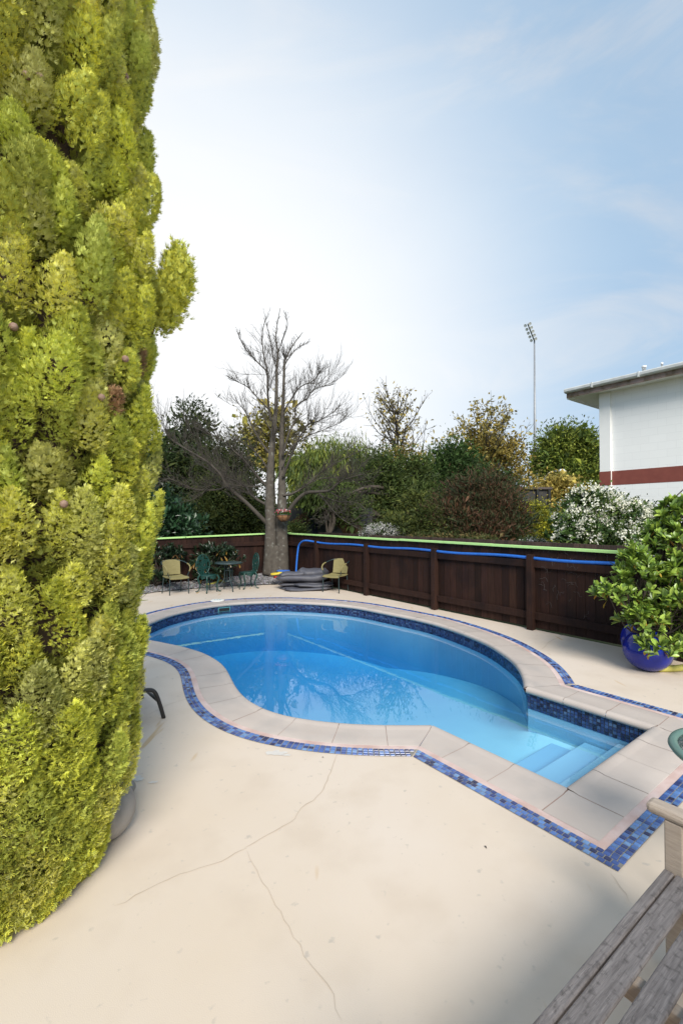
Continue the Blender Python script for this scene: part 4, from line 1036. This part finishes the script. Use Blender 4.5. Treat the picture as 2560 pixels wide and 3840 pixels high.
# ------------------------------------------------------------------ mast, lamp, shed, mural wall, aerial
ms = Q(2006, HOR, 62); ms[2] = -.06; t = thing('floodlight_mast', 'tall pale steel floodlight mast rising above the trees', 'floodlight mast', ms)
mt = Q(2003, 1278, 62) - ms; m = MB(); m.tube([(0, 0, 0), mt * .5, mt], [.24, .17, .10], 12); m.build('pole', M['galv'], t)
e = Q(1978, 1214, 60) - ms; m = MB(); m.tube([mt, mt + (e - mt) * .5, e], .09, 6); m.build('lamp_frame', M['galv'], t)
g = np.random.default_rng(2)
for k in range(5):
    c0 = mt + (e - mt) * (.08 + .22 * k)
    for s in (-1, 1):
        m = MB(); c = c0 + np.array((s * .17 - .05, -.3 * s, .0)); dr = nrm(np.array((s * .5 - .4, -.7, -.45))); sx = nrm(np.cross(dr, (0, 0, 1))); sy = np.cross(sx, dr)
        rows = [[c + dr * d_ + (math.cos(a) * sx + math.sin(a) * sy) * r_ for a in np.linspace(0, 2 * math.pi, 12, endpoint=False)] for d_, r_ in ((-.22, .04), (-.17, .12), (0, .19), (.04, .21), (.03, .18), (.02, .01))]
        m.grid(rows, True, close=True); m.build('floodlight', M['gutter'], t)
ls = Q(2041, HOR, 31); ls[2] = -.06; t = thing('street_lamp', 'slim grey street lamp with a curved arm before the round tree', 'street lamp', ls)
tp = Q(2041, 1795, 31) - ls; en = Q(2098, 1766, 31) - ls
m = MB(); m.tube([(0, 0, 0), tp], [.12, .09], 10); m.build('pole', M['galv'], t)
m = MB(); m.tube(spline([tp, tp + np.array((.12, 0, .22)), tp + np.array((.45, 0, .47)), en], 5), .035, 6); m.build('arm', M['galv'], t)
m = MB(); m.tube([en + (-.1, 0, 0), en + (.05, 0, .02), en + (.25, 0, .01), en + (.42, 0, -.03)], [.05, .12, .13, .05], 10); m.build('lamp_head', M['gutter'], t)
sh = Q(2000, HOR, 29); sh[2] = -.06; t = thing('dark_shed', 'dark flat roofed shed half hidden behind the golden bush', 'shed', sh)
m = MB(); m.bx(-1.1, 1.05, 0, 3, 0, 3.78); m.build('wall', M['shed'], t)
m = MB(); m.bx(-1.2, 1.15, -.15, 3.1, 3.78, 3.93); m.build('roof', M['iron'], t, .01)
for x in (.15, .9): 
    m = MB(); m.bx(x, x + .16, -.12, -.002, 0, 3.775); m.build('post', M['dark'], t)
m = MB(); m.bx(-.9, -.05, -.02, -.001, 1.9, 3.4); m.build('panel', M['muralg'], t)
mw = np.array((-1.0, 17.6, 0)); t = thing('painted_wall', 'dim wall with a muted blue and orange painted landscape behind the bare tree', 'wall', mw)
m = MB(); m.bx(-2.0, 2.2, 0, .2, -.06, 2.25); m.build('wall', M['mural'], t)
def patch(mat, pts_, dz): 
    m = MB(); m.add([(x, -dz, z) for x, z in pts_] , [tuple(range(len(pts_)))]); return m.build('painted_patch', M[mat], t)
patch('murals', [(-.6, 1.2), (2.3, .9), (2.3, 1.5), (1.6, 1.75), (.7, 2.0), (.1, 2.2), (-.5, 2.05), (-1.0, 1.7)], .004)
patch('muralg', [(-.7, .9), (1.2, .8), (1.0, 1.4), (.5, 1.75), (-.1, 1.7), (-.6, 1.4)], .008)
for x, w_, zt in ((-.02, .10, 2.15), (.62, .08, 2.1), (-.75, .12, 1.7), (1.9, .07, 2.1)):
    patch('muralp', [(x - w_, 1.1), (x + w_, 1.1), (x + w_ * .8, zt - .6), (x + w_ * 3.2, zt), (x + w_ * 2.6, zt + .06), (x, zt - .4), (x - w_ * 3, zt + .05), (x - w_ * 3.4, zt), (x - w_ * .8, zt - .6)], .012)
ar = Q(689, HOR, 30); ar[2] = 0; t = thing('radio_aerial', 'thin upright aerial rod behind the pointed evergreen', 'aerial')
t.location = ar; m = MB(); tp = Q(690, 1455, 30) - ar; m.tube([(0, 0, 0), tp * .9, tp], [.04, .025, .012], 6); m.build('rod', M['aerial'], t)

# ------------------------------------------------------------------ shrubs in front of the left fence
def rosettes(g, centers, dirs, nper, L, Wd, pal, spread=1.0, accent=None, afrac=0.):
    m = len(centers); idx = np.repeat(np.arange(m), nper); k = len(idx)
    ax = dirs[idx]; a = g.uniform(0, 2 * math.pi, k); sx = nrm(np.cross(ax, np.array((.3, .5, .2)))); sy = np.cross(ax, sx)
    rd = np.cos(a)[:, None] * sx + np.sin(a)[:, None] * sy; sp_ = (g.random((k, 1)) * 1.1 + .15) * spread
    d = nrm(ax + rd * sp_ - np.array((0, 0, .12)) * sp_); base = centers[idx] - ax * (.04 * g.random((k, 1)))
    s = nrm(np.cross(d, ax)); nn = np.cross(s, d)
    Ls = (L * (.6 + .55 * g.random(k)))[:, None]; Ws = (Wd * (.7 + .5 * g.random(k)))[:, None]
    cols = np.array(pal)[g.integers(0, len(pal), k)] * (1 + g.normal(0, .18, (k, 1))).clip(.5, 1.5)
    if accent is not None:
        h = g.random(k) < afrac; cols[h] = np.array(accent)[g.integers(0, len(accent), h.sum())]
        d[h] = nrm(d[h] - np.array((0, 0, 1.4)))
        s = nrm(np.cross(d, ax)); nn = np.cross(s, d)
    # obovate folded leaf: two strips of three quads
    f = [(0, .10), (.35, .62), (.68, 1.0), (.90, .62), (1.0, .06)]; V_, C_ = [], []
    mid = [base + d * Ls * t + nn * Ls * (-.16 * t * t) for t, _ in f]
    for i in range(4):
        for sg in (-1, 1):
            e0 = mid[i] + sg * s * Ws / 2 * f[i][1] + nn * Ws * .16 * f[i][1]; e1 = mid[i + 1] + sg * s * Ws / 2 * f[i + 1][1] + nn * Ws * .16 * f[i + 1][1]
            qd = [mid[i], e0, e1, mid[i + 1]] if sg < 0 else [mid[i], mid[i + 1], e1, e0]
            V_.append(np.stack(qd, 1)); C_.append(np.repeat(cols[:, None, :], 4, 1))
    return np.concatenate(V_), np.concatenate(C_).clip(.004, .9)
def rosette_plant(name, label, cat, base, blobs, nros, nper, L, Wd, pal, seed, accent=None, afrac=0, spread=1., stem_r=.016):
    g = np.random.default_rng(seed); base = np.array(base, float)
    t = thing(name, label, cat, base); vol = np.array([b[1].prod() ** .75 for b in blobs]); vol /= vol.sum()
    bi = g.choice(len(blobs), nros, p=vol); u = rand_dir(g, nros); u[:, 2] = np.where(u[:, 2] < -.3, -u[:, 2], u[:, 2])
    C = np.array([blobs[i][0] for i in bi]); Rr = np.array([blobs[i][1] for i in bi])
    c = C + u * Rr * (g.random((nros, 1)) ** .35); d = nrm(u * .8 + np.array((0, 0, .9)) + g.normal(0, .25, (nros, 3)))
    mb_ = MB()
    for i in range(nros):
        if i % 3 == 0:
            q = spline([base * 0, (C[i] - base) * .45 + g.normal(0, .05, 3), c[i] - base], 4); mb_.tube(q, np.linspace(stem_r, .004, len(q)), 5, False)
    mb_.build('stems', M['dbark'], t)
    v, cc = rosettes(g, c - base, d, nper, L, Wd, pal, spread, accent, afrac); np_mesh('foliage', v, 4, M['gloss'], cc, t)
    return t
k = 12.4 / F
rosette_plant('garden_shrub', 'dark shrub with a few yellowing leaves behind the green iron chairs', 'shrub', (-3.5, 12.45, .1), [(Q(800, 2085, 12.5), np.array((.55, .35, .35))), (Q(760, 2130, 12.3), np.array((.40, .35, .38))), (Q(860, 2110, 12.5), np.array((.40, .3, .4))), (Q(800, 2160, 12.3), np.array((.6, .3, .25)))], 190, 9, .17, .042, [(.018, .038, .016), (.028, .05, .02), (.014, .028, .014)], 61, [(.30, .17, .03), (.22, .13, .03)], .045)
rosette_plant('garden_shrub', 'dark leafy shrub at the left end of the fence', 'shrub', (-4.75, 11.75, .1), [(Q(600, 2110, 11.8), np.array((.42, .3, .5))), (Q(660, 2100, 12.0), np.array((.3, .3, .42))), (Q(590, 2180, 11.6), np.array((.42, .3, .25)))], 150, 9, .15, .04, [(.014, .030, .014), (.022, .042, .018)], 62, [(.2, .10, .03)], .02)

# ------------------------------------------------------------------ garden furniture
def cafe_chair(label, x, y, rz, proto=None):
    if proto:
        t = proto.copy(); COL.objects.link(t); t.location = (x, y, 0); t.rotation_euler = (0, 0, rz); t['label'] = label
        for ch in proto.children:
            c = ch.copy(); COL.objects.link(c); c.parent = t
        return t
    t = thing('cafe_chair', label, 'chair', (x, y, 0), rz, 'yellow woven cafe chairs by the fence')
    for sx in (-1, 1):
        m = MB(); m.tube(spline([(sx * .235, -.215, 0), (sx * .23, -.215, .25), (sx * .225, -.205, .425)], 4), .0125, 8); m.build('leg', M['tubeblk'], t)
        m = MB(); m.tube(spline([(sx * .235, .235, 0), (sx * .225, .205, .25), (sx * .215, .19, .425)], 4), .0125, 8); m.build('leg', M['tubeblk'], t)
    m = MB(); rows = []
    for v in np.linspace(0, 1, 9):
        yy = -.235 + v * .44; zz_ = .435 + (.0 if v > .15 else -.035 * (1 - v / .15) ** 2) - .018 * math.sin(v * math.pi)
        rows.append([(xx, yy, zz_ - .015 * math.cos(xx * 6)) for xx in np.linspace(-.235, .235, 9)])
    m.grid(rows); rows2 = [[(x_, y_, z_ - .022) for x_, y_, z_ in r] for r in rows]; m.grid(rows2[::-1])
    for rr in (0, -1): m.grid([rows[rr], rows2[rr]] if rr == -1 else [rows2[rr], rows[rr]])
    m.grid([[r[0] for r in rows], [r[0] for r in rows2]]); m.grid([[r[-1] for r in rows2], [r[-1] for r in rows]]); m.build('seat', M['wick'], t)
    m = MB(); rows = []
    for v in np.linspace(0, 1, 8):
        wv = .205 + .02 * v; rows.append([(wv * s, .20 + .085 * v + .035 * (1 - s * s), .44 + .345 * v + .018 * v * (1 - s * s)) for s in np.linspace(-1, 1, 9)])
    m.grid(rows); r2 = [[(a_, b_ + .016, c_) for a_, b_, c_ in r] for r in rows]; m.grid(r2[::-1]); m.grid([rows[-1], r2[-1]]); m.grid([[r[0] for r in r2], [r[0] for r in rows]]); m.grid([[r[-1] for r in rows], [r[-1] for r in r2]])
    m.build('backrest', M['wick'], t)
    for sx in (-1, 1):
        arm = spline([(sx * .20, .30, .775), (sx * .27, .22, .755), (sx * .30, .05, .715), (sx * .30, -.10, .675), (sx * .285, -.18, .60), (sx * .255, -.165, .50), (sx * .232, -.14, .43)], 6)
        m = MB(); m.tube(arm, .0115, 8); m.build('arm', M['tubeblk'], t)
        m = MB(); m.tube(arm[13:29], .0175, 8); m.build('arm_wrap', M['wick'], t)
    m = MB(); m.tube([(-.20, .30, .775), (-.1, .325, .79), (0, .333, .795), (.1, .325, .79), (.20, .30, .775)], .0125, 8); m.build('top_rail', M['tubeblk'], t)
    return t
cc_ = cafe_chair('yellow woven cafe chair standing beside the golden cypress', -4.03, 11.05, R(43))
cafe_chair('yellow woven cafe chair next to the folded pool cover', -.15, 11.35, R(-31), cc_)

def iron_chair(label, x, y, rz, proto=None):
    if proto:
        t = proto.copy(); COL.objects.link(t); t.location = (x, y, 0); t.rotation_euler = (0, 0, rz); t['label'] = label
        for ch in proto.children:
            c = ch.copy(); COL.objects.link(c); c.parent = t
        return t
    t = thing('iron_chair', label, 'chair', (x, y, 0), rz, 'green cast iron garden chairs')
    for sx, sy in ((-1, -1), (1, -1), (-1, 1), (1, 1)):
        b = np.array((sx * .15, sy * .14)); o_ = nrm(b)
        q = spline([(*(b * 1.0), .42), (*(b + o_ * .045), .33), (*(b - o_ * .005), .17), (*(b + o_ * .02), .06), (*(b + o_ * .075), .012), (*(b + o_ * .095), .028)], 5)
        m = MB(); m.tube(q, np.interp(np.linspace(0, 1, len(q)), [0, .25, .6, .9, 1], [.024, .022, .012, .013, .016]), 8); m.build('leg', M['cable'], t)
    m = MB(); m.lathe((0, 0, .42), [(0, .01), (.17, .012), (.195, .006), (.20, -.006), (.19, -.014), (0, -.008)], 30)
    for k_ in range(20):     # pierced apron under the seat
        a = k_ / 20 * 2 * math.pi; c = np.array((math.cos(a), math.sin(a))) * .185; tt = np.array((-math.sin(a), math.cos(a)))
        dep = .05 + .035 * math.cos(4 * a + math.pi / 4 * 0)
        m.box((c[0], c[1], .408 - dep / 2), (*(tt * .026), 0), (*(c / .185 * .005), 0), (0, 0, dep / 2))
    m.build('seat', M['cable'], t)
    # oval pierced back with a vine pattern
    m = MB(); w_, h_, zc = .205, .245, .665
    ring = [(w_ * math.cos(a), .19 + .16 * (zc + h_ * math.sin(a) - .42) * .55, zc + h_ * math.sin(a)) for a in np.linspace(0, 2 * math.pi, 41)]
    m.tube(ring, .014, 7, False); yb = lambda z: .19 + .16 * (z - .42) * .55
    gg = np.random.default_rng(8)
    m.tube(spline([(0, yb(.42), .42), (.02, yb(.55), .55), (-.02, yb(.7), .70), (0, yb(.9), .90)], 5), .010, 6)
    for _ in range(64):
        r_ = math.sqrt(gg.random()) * .93; a = gg.uniform(0, 6.28); cx_, cz_ = w_ * r_ * math.cos(a), zc + h_ * r_ * math.sin(a)
        aa = gg.uniform(0, 6.28); u_ = np.array((math.cos(aa), 0, math.sin(aa))); v_ = np.array((-math.sin(aa), 0, math.cos(aa))); s_ = gg.uniform(.026, .042); c = np.array((cx_, yb(cz_), cz_))
        m.box(c, u_ * s_, (0, .005, 0), v_ * s_ * .5)
    for sx in (-1, 1): m.tube(spline([(sx * .13, .15, .42), (sx * .15, .19, .46), (sx * .12, yb(.49), .49)], 4), .013, 6)
    m.build('backrest', M['cable'], t); return t
ic = iron_chair('green cast iron chair left of the small round table', -3.30, 11.28, R(55))
iron_chair('green cast iron chair right of the small round table', -2.45, 11.92, R(-58), ic)

t = thing('garden_table', 'small round green metal garden table between two iron chairs', 'table', (-2.86, 11.5, 0))
m = MB(); m.lathe((0, 0, .715), [(0, .0), (.325, .002), (.34, -.004), (.34, -.026), (.33, -.03), (.32, -.012), (0, -.010)], 40); m.build('table_top', M['tubeblk'], t)
for a in (R(35), R(125), R(215), R(305)):
    u = np.array((math.cos(a), math.sin(a))); q = spline([(*(u * .10), .70), (*(u * .10), .45), (*(u * .11), .30), (*(u * .22), .15), (*(u * .285), .10), (*(u * .30), 0)], 5)
    m = MB(); m.tube(q, .0135, 8); m.build('leg', M['tubeblk'], t)
for z in (.24, .52): m = MB(); m.lathe((0, 0, z), [(.095, -.01), (.11, -.01), (.11, .01), (.095, .01), (.095, -.01)], 24); m.build('brace', M['tubeblk'], t)

# folded pool cover: flattened rolls under a rumpled bundle
cv = np.array((-.98, 11.85, 0)); t = thing('folded_pool_cover', 'heap of folded grey bubble pool cover in front of the fence', 'pool cover', cv)
CVX = nrm(np.array((1, -.10, 0))); 
def fold(name, x0, x1, y, z, ry, rz_, seed, amp=.03, mat=('cover',), tilt=0., slope=0., end=True):
    gg = np.random.default_rng(seed); m = MB(); n_, k_ = 26, 24; ph = gg.uniform(0, 6.28, 6); rows = []
    for i in range(n_ + 1):
        f = i / n_; xx = x0 + (x1 - x0) * f; e_ = min(1, 6 * f + .35, 6 * (1 - f) + .35)
        row = []
        for j in range(k_):
            a = 2 * math.pi * j / k_; ca, sa = math.cos(a), math.sin(a)
            r_ = 1 + amp * 6 * (math.sin(3 * a + ph[0] + 2 * f) * .35 + math.sin(5 * f * 3 + ph[1] + a) * .4 + math.sin(9 * f + ph[2] - 2 * a) * .3)
            row.append((xx + .03 * math.sin(a + ph[3]), y + tilt * (f - .5) + ry * e_ * r_ * math.copysign(abs(ca) ** .8, ca), max(.004, z + slope * f + rz_ * e_ * r_ * math.copysign(abs(sa) ** .7, sa) + .012 * math.sin(7 * f + ph[4]))))
        rows.append(row)
    m.grid(rows, True, close=True); m.add(rows[0], [tuple(range(k_))]); m.add(rows[-1], [tuple(range(k_ - 1, -1, -1))])
    if end:     # spiral of the roll at its open end
        m.cur = 1; f0 = rows[0]; c = np.mean(np.array(f0), 0)
        sp_ = [c + np.array((-.012, ry * .55 * (1 - q / 40) * math.cos(q * .5), rz_ * .5 * (1 - q / 40) * math.sin(q * .5))) for q in range(38)]; m.tube(sp_, .010, 5)
    return m.build(name, [M['cover'], M['coveru']], t)
fold('cover_layer', -.42, .72, -.34, .045, .17, .042, 1, .012, tilt=.20)
fold('cover_layer', -.60, .74, -.02, .048, .30, .046, 2, .010, end=False)
fold('cover_layer', -.20, .76, -.24, .128, .20, .042, 3, .014, tilt=.16)
fold('cover_layer', -.66, .74, .02, .135, .30, .045, 4, .012, end=False)
fold('cover_bundle', -.68, .66, -.02, .275, .30, .105, 5, .018, tilt=.06, slope=.03, end=False)
fold('cover_bundle', -.60, .10, -.12, .37, .17, .062, 6, .022, slope=.05, tilt=.1)
fold('cover_bundle', -.15, .62, .06, .42, .25, .11, 7, .022, slope=-.02, tilt=-.05, end=False)
def board(name, label, c, L_, w_, th, rz, mat, tilt=0.):
    tt = thing(name, label, 'float', c, rz); m = MB(); n_ = 22
    oul = [(L_ * math.copysign(abs(math.cos(a)) ** .6, math.cos(a)), w_ * math.copysign(abs(math.sin(a)) ** .7, math.sin(a))) for a in np.linspace(0, 2 * math.pi, n_, endpoint=False)]
    rows = [[(x * s_, y * s_, z + x * tilt) for x, y in oul] for s_, z in ((.0, -th), (.93, -th), (1, -th * .5), (1, th * .5), (.93, th), (0, th))]
    m.grid(rows, True, close=True); o = m.build('foam_board', M[mat], tt); return tt
board('swim_board', 'yellow foam swim board tucked behind the folded pool cover', Q(1042, 2150, 12.35), .20, .13, .02, R(20), 'toyy', .1)
board('swim_board', 'blue foam swim board lying behind the folded pool cover', Q(1062, 2141, 12.45), .18, .13, .018, R(-10), 'toyb', 0)
board('swim_board', 'red foam float under the yellow swim board', Q(1036, 2164, 12.32), .07, .06, .03, R(50), 'toyr', 0)
mb = MB(); pa = P(773, 2201); pb = P(828, 2192); mb.tube(spline([(*pa[:2], .05), (*((pa + pb)[:2] / 2), .055), (*pb[:2], .10), (pb[0] + .12, pb[1] - .05, .06)], 6), .035, 10)
tag(mb.build('pool_noodle', M['noodle']), 'yellow foam pool noodle on the ground behind the iron chairs', 'pool noodle')
mb = MB(); pa = P(2500, 2508, .04); mb.tube(spline([(pa[0] - .1, pa[1], .04), (pa[0] + .25, pa[1] + .05, .04), (pa[0] + .8, pa[1] + .35, .04)], 6), .038, 12)
tag(mb.build('pool_noodle', M['noodle']), 'yellow foam pool noodle behind the blue glazed pot', 'pool noodle')

# sun lounger, mostly hidden behind the cypress
t = thing('sun_lounger', 'dark metal framed sun lounger showing one end behind the cypress', 'sun lounger', (-1.61, 4.14, 0), R(-139))
for y_ in (0, -.6):
    m = MB(); m.tube(spline([(0, y_, 0), (.045, y_, .16), (.085, y_, .255), (.14, y_, .285), (.25, y_, .285), (1.1, y_, .285), (1.85, y_, .285)], 5), .018, 10); m.build('side_rail', M['lounge'], t)
    m = MB(); m.tube([(1.70, y_, .28), (1.78, y_, 0)], .016, 8); m.build('leg', M['lounge'], t)
m = MB(); m.tube([(.045, 0, .16), (.045, -.6, .16)], .014, 8); m.build('cross_bar', M['lounge'], t)
m = MB(); m.tube([(.20, 0, .262), (.20, -.6, .262)], .014, 8); m.build('cross_bar', M['lounge'], t)
m = MB(); m.grid([[(x, y_, .288 - .02 * math.sin(math.pi * -y_ / .6)) for y_ in np.linspace(0, -.6, 7)] for x in np.linspace(.16, 1.8, 10)]); m.build('sling', M['sling'], t)

# pots
def sphere_pot(name, label, c, r, h, mat, cat='pot', dent=.55):
    tt = thing(name, label, cat, c); m = MB(); pr_ = []
    for f in np.linspace(0, 1, 16):
        a = -math.pi / 2 * .86 + f * math.pi * .80; pr_.append((r * math.cos(a), h * .5 + h * .52 * math.sin(a)))
    z0 = pr_[0][1]; pr_ = [(x, z - z0) for x, z in pr_]; top = pr_[-1]
    pr_ = [(0, 0)] + pr_ + [(top[0] + .012, top[1] + .012), (top[0] + .010, top[1] + .024), (top[0] - .012, top[1] + .022), (top[0] - .018, top[1] - .03), (top[0] * .9, top[1] - .05)]
    m.lathe((0, 0, 0), pr_, 40); m.build('body', M[mat], tt)
    m = MB(); m.lathe((0, 0, top[1] - .045), [(top[0] * .93, 0), (0, .01)], 24); m.build('soil', M['soil'], tt); return tt
sphere_pot('blue_pot', 'large round cobalt blue glazed pot holding the leafy shrub', (3.66, 5.45, 0), .26, .46, 'potb')
sphere_pot('blue_pot', 'cobalt blue glazed pot half hidden behind the front blue pot', (3.87, 5.88, 0), .235, .48, 'potb')
sphere_pot('grey_pot', 'round grey ceramic pot at the foot of the golden cypress', (-1.335, 2.60, 0), .155, .29, 'potg')
sphere_pot('grey_pot', 'small grey ceramic pot peeking out behind the larger grey pot', (-1.43, 2.98, 0), .085, .09, 'potg')
s_ = 5.5 / F
def wb(px, py, rx, ry, Y, rd): c = Q(px, py, Y); k_ = Y / F; return (c, np.array((rx * k_, rd, ry * k_)))
rosette_plant('potted_shrub', 'leafy light green shrub with some yellow leaves growing from the blue pot', 'shrub', (3.66, 5.45, .40),
    [wb(2520, 2060, 110, 120, 5.5, .40), wb(2590, 1950, 105, 90, 5.5, .38), wb(2530, 1930, 50, 60, 5.5, .2), wb(2480, 2010, 50, 60, 5.5, .2), wb(2400, 2170, 95, 90, 5.4, .35), wb(2310, 2240, 70, 70, 5.4, .25), wb(2480, 2280, 120, 110, 5.4, .40), wb(2590, 2300, 110, 150, 5.5, .4), wb(2540, 2150, 85, 80, 5.25, .25), wb(2550, 2290, 70, 90, 5.15, .2), wb(2400, 2330, 90, 70, 5.3, .25), wb(2480, 2430, 85, 45, 5.2, .22), wb(2370, 2090, 45, 55, 5.5, .2), wb(2570, 2450, 60, 70, 5.3, .2)], 760, 11, .112, .040,
    [(.28, .39, .06), (.23, .34, .055), (.35, .46, .08), (.17, .27, .048), (.11, .18, .038)], 71, [(.42, .22, .03), (.38, .26, .04)], .018)

# round glass table at the right edge
t = thing('glass_table', 'round patterned glass table with a green rim at the right edge', 'table', (1.875, 2.10, 0))
m = MB(); m.lathe((0, 0, .70), [(.268, -.014), (.300, -.016), (.308, -.004), (.302, .010), (.285, .014), (.268, .008), (.268, -.014)], 64); m.build('rim', M['rimg'], t)
m = MB(); m.lathe((0, 0, .70), [(0, -.006), (.270, -.006), (.270, .002), (0, .002)], 64); m.build('glass_top', M['glass'], t)
for a in (R(75), R(200), R(320)):
    u = np.array((math.cos(a), math.sin(a))); m = MB(); m.tube(spline([(*(u * .26), .685), (*(u * .24), .4), (*(u * .27), 0)], 5), .012, 8); m.build('leg', M['rimg'], t)

# weathered teak bench: local x along the seat towards the far arm, local y away from the pool
bv = np.array((.807, .590)); ba = math.atan2(.590, .807)
t = thing('teak_bench', 'weathered grey slatted wooden bench in the bottom right corner', 'bench', (1.33, 1.86, 0), ba)
LB = 1.62
def bb(name, mat, *bxs, bevel=.006):
    m = MB()
    for b_ in bxs: m.bx(*b_)
    return m.build(name, M[mat], t, bevel)
# local axes: +x along bench to far end (0 at the far end), seat depth along -y (away from the pool)
bb('front_rail', 'teak', (-LB + .062, -.064, -.036, -.002, .335, .418))
y_ = -.044
for k_ in range(6):
    bb('seat_slat', 'teak', (-LB + .03, -.004 if k_ else -.068, y_ - .072, y_, .402, .422)); y_ -= .072 + .026
for x in (-.032, -.62, -1.1, -LB + .032):
    bb('seat_bearer', 'teakl', (x - .02, x + .02, -.60, -.05, .335, .4005))
for x in (-.032, -LB + .032):
    bb('front_leg', 'teakl', (x - .031, x + .031, -.064, -.001, 0, .608))
    bb('rear_leg', 'teakl', (x - .031, x + .031, -.68, -.61, 0, .82))
    bb('arm_rest', 'teakl', (x - .038, x + .038, -.62, .062, .609, .650), bevel=.016)
    bb('side_stretcher', 'teakl', (x - .018, x + .018, -.608, -.066, .12, .17))
bb('back_rail', 'teak', (-LB + .064, -.064, -.67, -.63, .76, .82)); bb('back_rail', 'teak', (-LB + .064, -.064, -.67, -.63, .46, .51))
for k_ in range(14):
    x = -.12 - k_ * .106; bb('back_slat', 'teak', (x - .025, x + .025, -.66, -.64, .511, .759))
